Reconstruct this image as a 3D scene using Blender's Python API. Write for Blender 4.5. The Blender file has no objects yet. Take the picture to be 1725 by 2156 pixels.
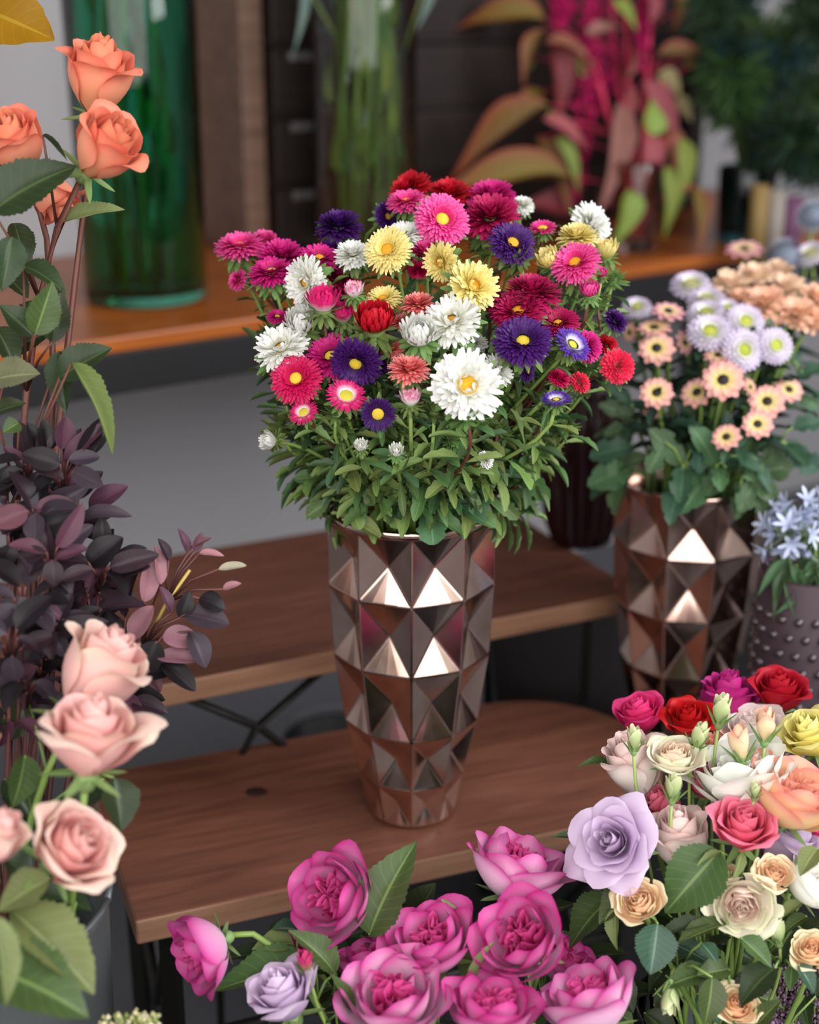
import bpy, math, random
import numpy as np
from mathutils import Vector, Matrix

# ------------------------------------------------------------------ camera, world, light, exposure
S = bpy.context.scene
COL = S.collection
PITCH = math.radians(20.0); FPX = 3000.0; CAMZ = 0.8
cd = bpy.data.cameras.new('camera'); cam = bpy.data.objects.new('camera', cd); COL.objects.link(cam)
cam.location = (0, 0, CAMZ); cam.rotation_euler = (math.pi / 2 - PITCH, 0, 0)
cd.sensor_fit = 'VERTICAL'; cd.sensor_height = 36.0; cd.sensor_width = 28.8
cd.lens = FPX / 2156 * 36.0
cd.clip_start = 0.02
cd.dof.use_dof = True; cd.dof.focus_distance = 1.22; cd.dof.aperture_fstop = 2.6; cd.dof.aperture_blades = 0
S.camera = cam
S.view_settings.view_transform = 'Standard'; S.view_settings.look = 'None'
S.view_settings.gamma = 1.0; S.view_settings.use_curve_mapping = False
S.view_settings.exposure = -0.16
W = bpy.data.worlds.new('room_daylight'); S.world = W; W.use_nodes = True
W.node_tree.nodes['Background'].inputs[0].default_value = (0.88, 0.92, 1.0, 1)
W.node_tree.nodes['Background'].inputs[1].default_value = 0.10

def area(name, loc, target, sx, sy, power, col):
    l = bpy.data.lights.new(name, 'AREA'); l.shape = 'RECTANGLE'; l.size = sx; l.size_y = sy
    l.energy = power; l.color = col
    o = bpy.data.objects.new(name, l); COL.objects.link(o); o.location = loc
    d = Vector(target) - Vector(loc)
    o.rotation_euler = d.to_track_quat('-Z', 'Y').to_euler()
    return o
# shop-front daylight behind the photographer, and a tall side window on the right
area('shopfront_window_light', (0.15, -1.45, 1.50), (0.15, 1.3, 0.55), 4.5, 2.7, 180, (1.0, 0.985, 0.97))
area('side_window_light', (1.9, 0.75, 1.7), (0.15, 1.4, 0.1), 1.3, 1.6, 70, (0.95, 0.97, 1.0))

cy = S.cycles
cy.max_bounces = 6; cy.diffuse_bounces = 3; cy.glossy_bounces = 3; cy.transmission_bounces = 6; cy.transparent_max_bounces = 6
cy.caustics_reflective = False; cy.caustics_refractive = True
cy.use_adaptive_sampling = True; cy.adaptive_threshold = 0.045; cy.use_denoising = True

CAM = Vector((0, 0, CAMZ))
FW = Vector((0, math.cos(PITCH), -math.sin(PITCH))); UPC = Vector((0, math.sin(PITCH), math.cos(PITCH))); RT = Vector((1, 0, 0))
def P(x, y, d):
    """world point that stands d metres in front of the camera along its axis, seen at photo pixel x, y"""
    return CAM + d * (FW + RT * ((x - 862.5) / FPX) + UPC * ((1078 - y) / FPX))
def onz(x, y, z):
    d = FW + RT * ((x - 862.5) / FPX) + UPC * ((1078 - y) / FPX)
    return CAM + d * ((z - CAMZ) / d.z)
def depth(p): return (p - CAM).dot(FW)
def facing(p, a, deg):
    """unit vector at p: a = share pointing at the camera, the rest towards deg (0 right, 90 up)"""
    f = (CAM - p).normalized()
    r = RT - f * RT.dot(f); r.normalize(); u = f.cross(r)
    s = math.sqrt(max(0, 1 - a * a)); t = math.radians(deg)
    return (f * a + r * (s * math.cos(t)) + u * (s * math.sin(t))).normalized()

# ------------------------------------------------------------------ helpers
def lin(h):
    h = h.lstrip('#'); o = []
    for i in (0, 2, 4):
        c = int(h[i:i + 2], 16) / 255
        o.append(c / 12.92 if c <= .04045 else ((c + .055) / 1.055) ** 2.4)
    return (*o, 1.0)
MATS = {}
def newmat(name):
    m = bpy.data.materials.new(name); m.use_nodes = True
    nt = m.node_tree; return m, nt, nt.nodes['Principled BSDF']
def ramp(nt, stops):
    r = nt.nodes.new('ShaderNodeValToRGB'); e = r.color_ramp.elements
    while len(e) < len(stops): e.new(0.5)
    for k, (p, c) in enumerate(stops): e[k].position = p; e[k].color = lin(c) if isinstance(c, str) else c
    return r
def attr_sep(nt):
    a = nt.nodes.new('ShaderNodeAttribute'); a.attribute_name = 'pt'
    s = nt.nodes.new('ShaderNodeSeparateColor'); nt.links.new(a.outputs['Color'], s.inputs[0]); return s
def math_n(nt, op, a, b=None, clamp=False):
    n = nt.nodes.new('ShaderNodeMath'); n.operation = op; n.use_clamp = clamp
    for i, v in enumerate((a, b)):
        if v is None: continue
        if isinstance(v, (int, float)): n.inputs[i].default_value = v
        else: nt.links.new(v, n.inputs[i])
    return n.outputs[0]
def mixc(nt, fac, a, b, mode='MIX'):
    n = nt.nodes.new('ShaderNodeMix'); n.data_type = 'RGBA'; n.blend_type = mode
    if isinstance(fac, (int, float)): n.inputs[0].default_value = fac
    else: nt.links.new(fac, n.inputs[0])
    for i, v in ((6, a), (7, b)):
        if isinstance(v, str): n.inputs[i].default_value = lin(v)
        elif isinstance(v, tuple): n.inputs[i].default_value = v
        else: nt.links.new(v, n.inputs[i])
    return n.outputs[2]
def translucent(nt, b, colsock, amount):
    out = nt.nodes['Material Output']; t = nt.nodes.new('ShaderNodeBsdfTranslucent'); mx = nt.nodes.new('ShaderNodeMixShader')
    mx.inputs[0].default_value = amount
    nt.links.new(colsock, t.inputs[0]); nt.links.new(b.outputs[0], mx.inputs[1]); nt.links.new(t.outputs[0], mx.inputs[2])
    nt.links.new(mx.outputs[0], out.inputs[0])
def petal_mat(base, mid, edge, rough=.55, tr=.22, side=None, veins=True):
    """petal pigment running from base through the middle to the rim of each petal"""
    k = ('petal', base, mid, edge, rough, tr, side)
    if k in MATS: return MATS[k]
    m, nt, b = newmat('petal_' + edge.strip('#')); s = attr_sep(nt)
    r = ramp(nt, [(0.0, base), (0.62, mid), (0.97, edge), (1.0, side or edge)])
    # side rims count as rim too
    v = math_n(nt, 'MAXIMUM', s.outputs[0], math_n(nt, 'MULTIPLY', math_n(nt, 'POWER', s.outputs[1], 6.0), s.outputs[0]))
    nt.links.new(v, r.inputs[0]); c = r.outputs[0]
    if veins:
        w = nt.nodes.new('ShaderNodeTexNoise'); w.inputs['Scale'].default_value = 6
        cx = nt.nodes.new('ShaderNodeCombineXYZ')
        nt.links.new(math_n(nt, 'MULTIPLY', s.outputs[1], 7.0), cx.inputs[0]); nt.links.new(s.outputs[0], cx.inputs[1]); nt.links.new(s.outputs[2], cx.inputs[2])
        nt.links.new(cx.outputs[0], w.inputs[0])
        c = mixc(nt, math_n(nt, 'MULTIPLY', w.outputs[0], .22), c, edge)
    nt.links.new(c, b.inputs['Base Color']); b.inputs['Roughness'].default_value = rough
    b.inputs['Specular IOR Level'].default_value = .3
    translucent(nt, b, c, tr); MATS[k] = m; return m
def leaf_mat(col, rib, rough=.42, tr=.18, var=.35, edge=None):
    k = ('leaf', col, rib, rough, tr, edge)
    if k in MATS: return MATS[k]
    m, nt, b = newmat('leaf_' + col.strip('#')); s = attr_sep(nt)
    u, v, rnd = s.outputs[1], s.outputs[0], s.outputs[2]
    # herringbone side veins + midrib
    ph = math_n(nt, 'SINE', math_n(nt, 'MULTIPLY', math_n(nt, 'SUBTRACT', v, math_n(nt, 'MULTIPLY', u, .22)), 52.0))
    vein = math_n(nt, 'MULTIPLY', math_n(nt, 'GREATER_THAN', ph, .93), .13)
    mid = math_n(nt, 'LESS_THAN', u, .055)
    f = math_n(nt, 'MAXIMUM', vein, math_n(nt, 'MULTIPLY', mid, .55))
    oi = nt.nodes.new('ShaderNodeObjectInfo')
    tc = nt.nodes.new('ShaderNodeTexCoord'); nz = nt.nodes.new('ShaderNodeTexNoise'); nz.inputs['Scale'].default_value = 3.0
    nt.links.new(tc.outputs['Object'], nz.inputs[0])
    hs = nt.nodes.new('ShaderNodeHueSaturation'); hs.inputs['Color'].default_value = lin(col)
    nt.links.new(math_n(nt, 'ADD', math_n(nt, 'MULTIPLY', oi.outputs['Random'], .05), .475), hs.inputs[0])
    nt.links.new(math_n(nt, 'ADD', math_n(nt, 'MULTIPLY', math_n(nt, 'ADD', oi.outputs['Random'], nz.outputs[0]), var), 1 - var), hs.inputs[2])
    c = hs.outputs[0]
    if edge: c = mixc(nt, math_n(nt, 'POWER', math_n(nt, 'MAXIMUM', u, v), 3.0), c, edge)
    c = mixc(nt, f, c, rib)
    nt.links.new(c, b.inputs['Base Color']); b.inputs['Roughness'].default_value = rough; b.inputs['Specular IOR Level'].default_value = .28
    bp = nt.nodes.new('ShaderNodeBump'); bp.inputs['Strength'].default_value = .25; bp.inputs['Distance'].default_value = .001
    bp.invert = True; nt.links.new(f, bp.inputs['Height']); nt.links.new(bp.outputs[0], b.inputs['Normal'])
    translucent(nt, b, c, tr); MATS[k] = m; return m
def plain(name, col, rough=.5, metal=0.0, spec=.5, noise=0, nscale=30, col2=None):
    k = ('plain', name, col, rough, metal)
    if k in MATS: return MATS[k]
    m, nt, b = newmat(name); b.inputs['Base Color'].default_value = lin(col); b.inputs['Roughness'].default_value = rough
    b.inputs['Metallic'].default_value = metal; b.inputs['Specular IOR Level'].default_value = spec
    if noise:
        tc = nt.nodes.new('ShaderNodeTexCoord'); n = nt.nodes.new('ShaderNodeTexNoise'); n.inputs['Scale'].default_value = nscale; n.inputs['Detail'].default_value = 4
        nt.links.new(tc.outputs['Object'], n.inputs[0])
        nt.links.new(mixc(nt, math_n(nt, 'MULTIPLY', n.outputs[0], noise, True), col, col2 or '#000000'), b.inputs['Base Color'])
    MATS[k] = m; return m
def stem_mat(col, col2):
    k = ('stem', col, col2)
    if k in MATS: return MATS[k]
    m, nt, b = newmat('stem_' + col.strip('#')); s = attr_sep(nt); r = ramp(nt, [(0, col), (1, col2)])
    nt.links.new(s.outputs[0], r.inputs[0]); nt.links.new(r.outputs[0], b.inputs['Base Color']); b.inputs['Roughness'].default_value = .5
    MATS[k] = m; return m

def mesh_from(name, verts, faces, pt=None, smooth=True):
    me = bpy.data.meshes.new(name); me.from_pydata([tuple(v) for v in verts], [], faces)
    if smooth: me.polygons.foreach_set('use_smooth', [True] * len(me.polygons))
    if pt is not None:
        a = me.attributes.new('pt', 'FLOAT_COLOR', 'POINT')
        arr = np.ones((len(verts), 4), dtype=np.float32); arr[:, :3] = np.array(pt, dtype=np.float32)
        a.data.foreach_set('color', arr.ravel())
    me.materials.append(None); me.update(); return me
def ob(name, me, mat=None, parent=None, mtx=None):
    o = bpy.data.objects.new(name, me); COL.objects.link(o)
    if parent is not None: o.parent = parent
    if mtx is not None: o.matrix_basis = mtx
    if mat is not None and len(o.material_slots):
        o.material_slots[0].link = 'OBJECT'; o.material_slots[0].material = mat
    return o
def tag(o, label=None, cat=None, group=None, kind=None):
    if label: o['label'] = label
    if cat: o['category'] = cat
    if group: o['group'] = group
    if kind: o['kind'] = kind
    return o
def root(name, loc, label, cat, group=None):
    o = bpy.data.objects.new(name, None); COL.objects.link(o); o.location = loc; o.empty_display_size = .02
    return tag(o, label, cat, group)
class MB:
    def __init__(s): s.v = []; s.f = []; s.p = []
    def add(s, verts, faces, pt=None):
        n = len(s.v); s.v += [tuple(v) for v in verts]; s.f += [tuple(i + n for i in f) for f in faces]
        s.p += list(pt) if pt is not None else [(0.5, 0.5, 0.5)] * len(verts)
    def box(s, c, d, M=None, bev=0.0):
        x, y, z = d[0] / 2, d[1] / 2, d[2] / 2
        vs = [Vector((c[0] + i * x, c[1] + j * y, c[2] + k * z)) for i in (-1, 1) for j in (-1, 1) for k in (-1, 1)]
        if M is not None: vs = [M @ v for v in vs]
        s.add(vs, [(0, 1, 3, 2), (4, 6, 7, 5), (0, 4, 5, 1), (2, 3, 7, 6), (0, 2, 6, 4), (1, 5, 7, 3)])
    def tube(s, pts, rad, n=6, cap=True):
        pts = [Vector(p) for p in pts]; m = len(pts); vs = []; pt = []
        if isinstance(rad, (int, float)): rad = [rad] * m
        ref = Vector((.31, .2, .93))
        for i, p in enumerate(pts):
            t = (pts[min(i + 1, m - 1)] - pts[max(i - 1, 0)]).normalized()
            a = t.cross(ref)
            if a.length < .05: a = t.cross(Vector((1, 0, 0)))
            a.normalize(); b = t.cross(a)
            for k in range(n):
                w = 2 * math.pi * k / n
                vs.append(p + (a * math.cos(w) + b * math.sin(w)) * rad[i]); pt.append((i / (m - 1), .5, .5))
        fs = [(i * n + k, i * n + (k + 1) % n, (i + 1) * n + (k + 1) % n, (i + 1) * n + k) for i in range(m - 1) for k in range(n)]
        if cap: fs += [tuple(range(n - 1, -1, -1)), tuple(range((m - 1) * n, m * n))]
        s.add(vs, fs, pt)
    def lathe(s, prof, n=32, cap_bottom=False):
        m = len(prof); vs = [(r * math.cos(2 * math.pi * k / n), r * math.sin(2 * math.pi * k / n), z) for r, z in prof for k in range(n)]
        fs = [(i * n + k, i * n + (k + 1) % n, (i + 1) * n + (k + 1) % n, (i + 1) * n + k) for i in range(m - 1) for k in range(n)]
        if cap_bottom: fs.append(tuple(range(n - 1, -1, -1)))
        s.add(vs, fs)
    def grid(s, fn, nu, nv, ptf=None):
        vs = []; pt = []
        for j in range(nv + 1):
            for i in range(nu + 1):
                u = -1 + 2 * i / nu; v = j / nv
                vs.append(fn(u, v)); pt.append(ptf(u, v) if ptf else (v, abs(u), .5))
        w = nu + 1
        s.add(vs, [(j * w + i, j * w + i + 1, (j + 1) * w + i + 1, (j + 1) * w + i) for j in range(nv) for i in range(nu)], pt)
    def me(s, name, smooth=True): return mesh_from(name, s.v, s.f, s.p, smooth)
def bevel(o, w, seg=2):
    m = o.modifiers.new('bevel', 'BEVEL'); m.width = w; m.segments = seg; m.limit_method = 'ANGLE'
def bez(p0, p1, p2, p3, n=10):
    out = []
    for i in range(n + 1):
        t = i / n; a = 1 - t
        out.append(p0 * a ** 3 + p1 * (3 * a * a * t) + p2 * (3 * a * t * t) + p3 * t ** 3)
    return out
def via_rim(bs, v, zr, head, n, r=.060, m=11, kick=.3):
    """stem from the vase floor over the inside of the rim and on to the flower head"""
    h = Vector((head.x - v.x, head.y - v.y, 0)); L = h.length
    rim = v + h * (min(r, L * .6) / max(L, 1e-5)); rim.z = zr
    q = (head - rim).length; t0 = (rim - bs).normalized()
    return [bs, bs.lerp(rim, .5)] + bez(rim, rim + t0 * q * .35, head - n * q * kick, head, m - 2)
def axes(n, spin=0.0):
    """rotation whose z axis is n"""
    q = Vector((0, 0, 1)).rotation_difference(n).to_matrix().to_4x4()
    return q @ Matrix.Rotation(spin, 4, 'Z')
def leaf_matrix(base, tip, hint, width, org):
    y = tip - base; L = y.length; y = y / L
    z = hint - y * hint.dot(y)
    if z.length < 1e-4: z = Vector((0, 0, 1)) - y * y.z
    z.normalize(); x = y.cross(z)
    M = Matrix((( x.x * width, y.x * L, z.x * L, base.x - org.x), (x.y * width, y.y * L, z.y * L, base.y - org.y),
                (x.z * width, y.z * L, z.z * L, base.z - org.z), (0, 0, 0, 1)))
    return M

# ------------------------------------------------------------------ shared meshes: leaves
def make_leaf(name, prof, nv=12, nu=4, fold=.12, droop=.15, serr=0.0, teeth=14, wave=0.0, seed=0, twist=0.0):
    rg = random.Random(seed); ph = rg.uniform(0, 6)
    b = MB()
    def fn(u, v):
        hw = prof(v)
        if serr and abs(u) > .99: hw *= 1 + serr * (((v * teeth) % 1.0) - .5) * (1 if 0.05 < v < .97 else 0)
        x = u * hw; z = fold * abs(x) * 2 * .5 - droop * v * v + wave * math.sin(v * 11 + ph + (2 if u > 0 else 0)) * abs(u)
        if twist: x, z = x * math.cos(twist * v) - 0 * z, z + x * math.sin(twist * v) * .6
        return (x, v, z)
    b.grid(fn, nu, nv); return b.me(name)
def p_rose(v): return .5 * max(0.012, math.sin(math.pi * min(1, v ** .78))) ** .82
def p_oval(v): return .5 * max(0.015, math.sin(math.pi * min(1, v ** .92))) ** .6
def p_lance(v): return .5 * max(0.012, math.sin(math.pi * min(1, v ** .68))) ** 1.15
def p_spat(v): return .5 * max(.14 * (1 - v) + .03, (math.sin(math.pi * min(1, (v * .97) ** 1.75))) ** .62)
def p_aster(v):
    w = .5 * max(.16 * (1 - v) + .03, (math.sin(math.pi * min(1, (v * .97) ** 1.9))) ** .62)
    return w * (1 + .13 * math.sin(v * 30) * (1 if v > .45 else 0))
def p_mum(v):
    w = .5 * max(.05, (math.sin(math.pi * min(1, v ** 1.15))) ** .6)
    return w * (1 - .30 * (math.sin(v * 14.5 + .6) > .35) * (1 if v < .9 else 0))
def p_line(v): return .5 * max(.05, (math.sin(math.pi * (.12 + .88 * v) ** 1.0)) ** .5)
L_ROSE = [make_leaf('rose_leaf', p_rose, 36, 6, .30, .10 + .12 * k, .16, 16, .012, k) for k in range(3)]
L_OVAL = [make_leaf('oval_leaf', p_oval, 14, 6, .22, .06 + .16 * k, 0, 1, .008, k) for k in range(3)]
L_LANCE = [make_leaf('lance_leaf', p_lance, 16, 6, .34, .10 + .2 * k, 0, 1, .012, k, .3) for k in range(3)]
L_ASTER = [make_leaf('aster_leaf', (p_aster, p_spat, p_aster)[k], (18, 12, 18)[k], 4, .25, .12 + .15 * k, 0, 1, .015, k) for k in range(3)]
L_SPAT = [make_leaf('bract_leaf', p_spat, 8, 2, .2, .2, 0, 1, 0, 5)]
L_MUM = [make_leaf('mum_leaf', p_mum, 26, 4, .2, .15 + .2 * k, 0, 1, .02, k) for k in range(2)]
L_BLADE = [make_leaf('blade_leaf', p_lance, 10, 2, .3, .25, 0, 1, 0, 3)]
L_SEPAL = make_leaf('sepal', lambda v: .5 * (1 - v) ** .8 * (1 - .3 * math.cos(v * 3)) + .01, 8, 2, .25, -.15, 0, 1, 0, 2)

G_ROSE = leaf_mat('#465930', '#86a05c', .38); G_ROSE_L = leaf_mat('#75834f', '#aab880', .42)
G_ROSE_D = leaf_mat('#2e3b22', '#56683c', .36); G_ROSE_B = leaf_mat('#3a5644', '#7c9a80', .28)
G_AST = leaf_mat('#546f40', '#84a062', .45); G_AST_D = leaf_mat('#3d5836', '#688654', .45); G_AST_L = leaf_mat('#74894a', '#a3b570', .48)
G_AST_B = leaf_mat('#4c6c48', '#7f9f74', .38)
G_MUM = leaf_mat('#45603f', '#7a9664', .5); G_MUM_D = leaf_mat('#33503c', '#5c7c5c', .5)
SEPAL = leaf_mat('#7f9a5c', '#a9bd86', .5)
ST_GREEN = stem_mat('#48622c', '#7f9a4a'); ST_RED = stem_mat('#4a2a24', '#6b3a2c'); ST_PALE = stem_mat('#6b8a3c', '#95ad5c'); ST_DK = stem_mat('#2c3a1e', '#4c5f2c')

# ------------------------------------------------------------------ roses
def rose_petal(name, t, th0, style, seed):
    rg = random.Random(seed); ph = rg.uniform(0, 6.28); ph2 = rg.uniform(0, 6.28); b = MB(); rnd = rg.random()
    j = rg.uniform(-.05, .05); jc = rg.uniform(.8, 1.2)
    def fn(u, v):
        s = v * (1 - {'cup': .28, 'flat': .34, 'tall': .22}.get(style, .22) * abs(u) ** {'cup': 2.0, 'flat': 1.2}.get(style, 1.5))
        if style == 'tea':
            rb = .09 + .58 * t ** .95; h = 1.22 - .12 * t + j; w = 1.9 - 1.05 * t; c = max(0, (t - .25) / .75) * jc
            r = rb * (.22 + .78 * math.sin(min(s / .7, 1) * math.pi / 2)) - (1 - c) * rb * .25 * max(0, s - .6) / .4
            r += c * .34 * max(0, (s - .58) / .42) ** 1.9 + c * .15 * max(0, (abs(u) - .35) / .65) ** 2 * s * s
            z = h * s - c * .30 * max(0, (s - .68) / .32) ** 2 - c * .12 * max(0, (abs(u) - .4) / .6) ** 2 * s
            ww = w * (.42 + .58 * math.sin(math.pi * .6 * v)) * (1 - .28 * c * max(0, (v - .7) / .3))
            am = .035
        elif style == 'tall':      # high-centred, still closed round its heart
            rb = .09 + .52 * t ** .9; h = 1.55 - .16 * t + j; w = 1.9 - .95 * t; c = max(0, (t - .45) / .55) * jc
            r = rb * (.24 + .76 * math.sin(min(s / .62, 1) * math.pi / 2)) - (1 - c) * rb * .22 * max(0, s - .6) / .4
            r += c * .30 * max(0, (s - .72) / .28) ** 1.8 + c * .12 * max(0, (abs(u) - .4) / .6) ** 2 * s * s
            z = h * s - c * .26 * max(0, (s - .76) / .24) ** 2 - c * .10 * max(0, (abs(u) - .4) / .6) ** 2 * s
            ww = w * (.42 + .58 * math.sin(math.pi * .6 * v)) * (1 - .2 * c * max(0, (v - .7) / .3)); am = .03
        elif style == 'flat':      # fully open pointed bloom
            rb = .06 + .58 * t; h = .92 - .40 * t + j; w = 1.8 - .80 * t; c = max(0, (t - .15) / .85) * jc
            r = rb * (.25 + .75 * math.sin(min(s / .7, 1) * math.pi / 2)) + c * .44 * max(0, (s - .42) / .58) ** 1.5 + c * .10 * max(0, (abs(u) - .3) / .7) ** 2 * s
            z = h * s - c * .34 * max(0, (s - .5) / .5) ** 1.6 - c * .26 * max(0, (abs(u) - .30) / .70) ** 2 * s
            ww = w * (.42 + .58 * math.sin(math.pi * .6 * v)) * (1 - .45 * c * max(0, (v - .5) / .5))
            am = .03
        elif style == 'rosette':   # many layered flat-topped bloom
            rb = .05 + .80 * t; h = .72 - .10 * t + j; w = 1.5 - .8 * t; c = max(0, (t - .55) / .45) * jc
            r = rb * (.35 + .65 * math.sin(min(s / .6, 1) * math.pi / 2)) - (1 - c) * .05 * s + c * .22 * max(0, (s - .5) / .5) ** 1.5
            z = h * s - c * .22 * max(0, (s - .6) / .4) ** 2
            ww = w * (.5 + .5 * math.sin(math.pi * .6 * v)); am = .045
        elif style == 'cup':       # globular garden rose: incurved outer petals, ruffled heart
            if t < .55:
                k = t / .55; rb = .08 + .34 * k; h = .92 - .12 * k + j; w = 1.15 - .35 * k
                r = rb * (.4 + .6 * math.sin(min(s / .7, 1) * math.pi / 2)) + .06 * s * math.sin(5 * u + ph); z = h * s; am = .075
            else:
                k = (t - .55) / .45; rb = .52 + .40 * k; h = 1.06 - .18 * k + j; w = 1.02 - .12 * k
                r = rb * math.sin(min(.18 + s * .78, 1.0) * math.pi * .56) ** .9 - .10 * (1 - k) * max(0, (s - .6) / .4) ** 1.5 + .22 * k * jc * max(0, (s - .68) / .32) ** 2
                z = h * (s ** 1.15) - .08 * k * max(0, (s - .7) / .3) ** 2; am = .03
            ww = w * (.38 + .62 * math.sin(math.pi * .58 * v)) * (1 - .15 * max(0, (v - .75) / .25))
        else:                      # bud
            rb = .20 + .18 * t; h = 1.25 - .25 * t; w = 1.7 - .5 * t
            r = rb * math.sin(min(.12 + s * .85, 1) * math.pi * .72) ** .8 + .10 * t * max(0, (s - .8) / .2)
            z = h * s; ww = w * (.5 + .5 * math.sin(math.pi * .7 * v)) * (1 - .35 * max(0, (v - .7) / .3)); am = .015
        r += am * s * s * (math.sin(4.2 * u + ph) + .6 * math.sin(7 * u + ph2))
        z += am * .6 * s * s * math.sin(5 * u + ph2)
        r = max(.012, r); a = th0 + u * ww
        return (r * math.cos(a), r * math.sin(a), z)
    b.grid(fn, 10, 9, lambda u, v: (v * (1 - .12 * (1 - abs(u)) ** 2) if True else v, abs(u), rnd))
    return b.me(name)
ROSE = {}
def rose_set(style, var):
    k = (style, var)
    if k in ROSE: return ROSE[k]
    rg = random.Random(hash(style) % 7 + 13 * var) if False else random.Random(len(style) * 31 + 13 * var)
    n = {'tea': 20, 'tall': 19, 'flat': 24, 'rosette': 26, 'cup': 29, 'bud': 6}[style]
    ms = []; th = rg.uniform(0, 6.28)
    for i in range(n):
        t = i / (n - 1); ms.append(rose_petal('rose_petal', t, th, style, var * 100 + i))
        th += 2.399 + rg.uniform(-.18, .18)
    core = MB()
    for k2 in range(3):
        a0 = rg.uniform(0, 6)
        rr = .05 + .018 * k2; hh = {'tea': 1.12, 'tall': 1.45, 'flat': .78, 'rosette': .62, 'cup': .75, 'bud': 1.1}[style]
        core.grid(lambda u, v: ((rr * (1 - .3 * v)) * math.cos(a0 + u * 2.2), (rr * (1 - .3 * v)) * math.sin(a0 + u * 2.2), hh * v), 8, 3)
    ROSE[k] = (ms, core.me('bloom_heart')); return ROSE[k]
CALYX = None
def calyx_mesh():
    global CALYX
    if CALYX is None:
        b = MB(); b.lathe([(.0, -.30), (.06, -.30), (.13, -.24), (.17, -.12), (.16, -.02), (.10, .04)], 12); CALYX = b.me('rose_hip')
    return CALYX
def rose(name, x, y, px, d, a, deg, style, cols, label, base, var=0, spin=0.0, group=None, sepals=True, bend=.5, smat=None, srad=.0032, inner=None, ninner=0, cat='rose', off=.42, tr=.22):
    c = P(x, y, d); n = facing(c, a, deg); R = px * 1.08 / 2 * d / FPX / {'tea': .97, 'tall': .82, 'flat': 1.0, 'rosette': .95, 'cup': .98, 'bud': .46}[style]
    o = c - n * (R * (off + {'tea': .14, 'tall': .33}.get(style, 0)))
    rt = root(name, base, label, cat, group); bs = Vector(base)
    m = petal_mat(*cols, tr=tr) if isinstance(cols, tuple) else cols
    mi = petal_mat(*inner, tr=tr) if inner else m
    ms, core = rose_set(style, var)
    M = Matrix.Translation(o - bs) @ axes(n, spin) @ Matrix.Scale(R, 4)
    bl = ob('bloom', core, mi, rt, M)
    for i, pm in enumerate(ms): ob('petal', pm, mi if i < ninner else m, bl)
    ob('rose_hip', calyx_mesh(), SEPAL, bl)
    if sepals:
        for k in range(5):
            w = k * 1.2566 + .3
            dr = Vector((math.cos(w), math.sin(w), -.25 if style != 'bud' else 1.5)).normalized(); p0 = Vector((math.cos(w) * .13, math.sin(w) * .13, -.06))
            ob('sepal', L_SEPAL, SEPAL, bl, leaf_matrix(p0, p0 + dr * (.55 if style != 'bud' else .8), Vector((math.cos(w) * .5, math.sin(w) * .5, 1)) if style != 'bud' else Vector((math.cos(w), math.sin(w), 0)), .26, Vector()))
    e = o - n * (R * .28); L = (e - bs).length
    pts = bez(bs, bs + Vector((0, 0, 1)) * L * .3, e - n * L * bend * .5, e, 10)
    b = MB(); b.tube([p - bs for p in pts], [srad * 1.15 - .35 * srad * i / 10 for i in range(11)], 7)
    ob('stem', b.me('stem'), smat or ST_GREEN, rt)
    return dict(root=rt, base=bs, pts=pts, c=c, n=n, R=R)
def near(pts, p): return min(pts, key=lambda q: (q - p).length)
def add_leaf(r, x0, y0, d0, x1, y1, d1, wpx, mesh, mat, a=.75, deg=90, stalk=True, name='leaf', smat=None):
    b0 = P(x0, y0, d0); t0 = P(x1, y1, d1); c = (b0 + t0) / 2
    o = ob(name, mesh, mat, r['root'], leaf_matrix(b0, t0, facing(c, a, deg), wpx * (d0 + d1) / 2 / FPX, r['base']))
    if stalk:
        q = near(r['pts'], b0)
        if (q - b0).length > .004:
            # the stalk joins the stem a little lower than the leaf
            i = r['pts'].index(q); q = r['pts'][max(0, i - 1)]
            b = MB(); mid = (q + b0) / 2 + Vector((0, 0, .006))
            b.tube([q - r['base'], mid - r['base'], b0 - r['base']], [.0014, .0012, .0010], 5)
            ob('leaf_stalk', b.me('leaf_stalk'), smat or ST_PALE, r['root'])
    return o

# ------------------------------------------------------------------ asters and other daisies
def strip(b, r0, az, el, L, w, curl, tip=.5, rg=None, z0=0.0, cup=.12, nl=4, rnd=.5):
    """one ray petal: starts at radius r0 heading az, raised el, bending by curl along its length"""
    ca, sa = math.cos(az), math.sin(az)
    vs = []; pt = []; r, z = r0, z0; e = el; ds = L / nl
    for i in range(nl + 1):
        v = i / nl
        hw = w * (.45 + .55 * math.sin(math.pi * min(1, .15 + v * .7))) * (1 if i < nl else tip)
        for u in (-1, 0, 1):
            zz = z - (cup * w if u == 0 else 0)
            vs.append((ca * r - sa * u * hw, sa * r + ca * u * hw, zz)); pt.append((v, abs(u), rnd))
        r += ds * math.cos(e); z += ds * math.sin(e); e += curl / nl
    b.add(vs, [(i * 3 + k, i * 3 + k + 1, i * 3 + k + 4, i * 3 + k + 3) for i in range(nl) for k in (0, 1)], pt)
AST = {}
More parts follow.
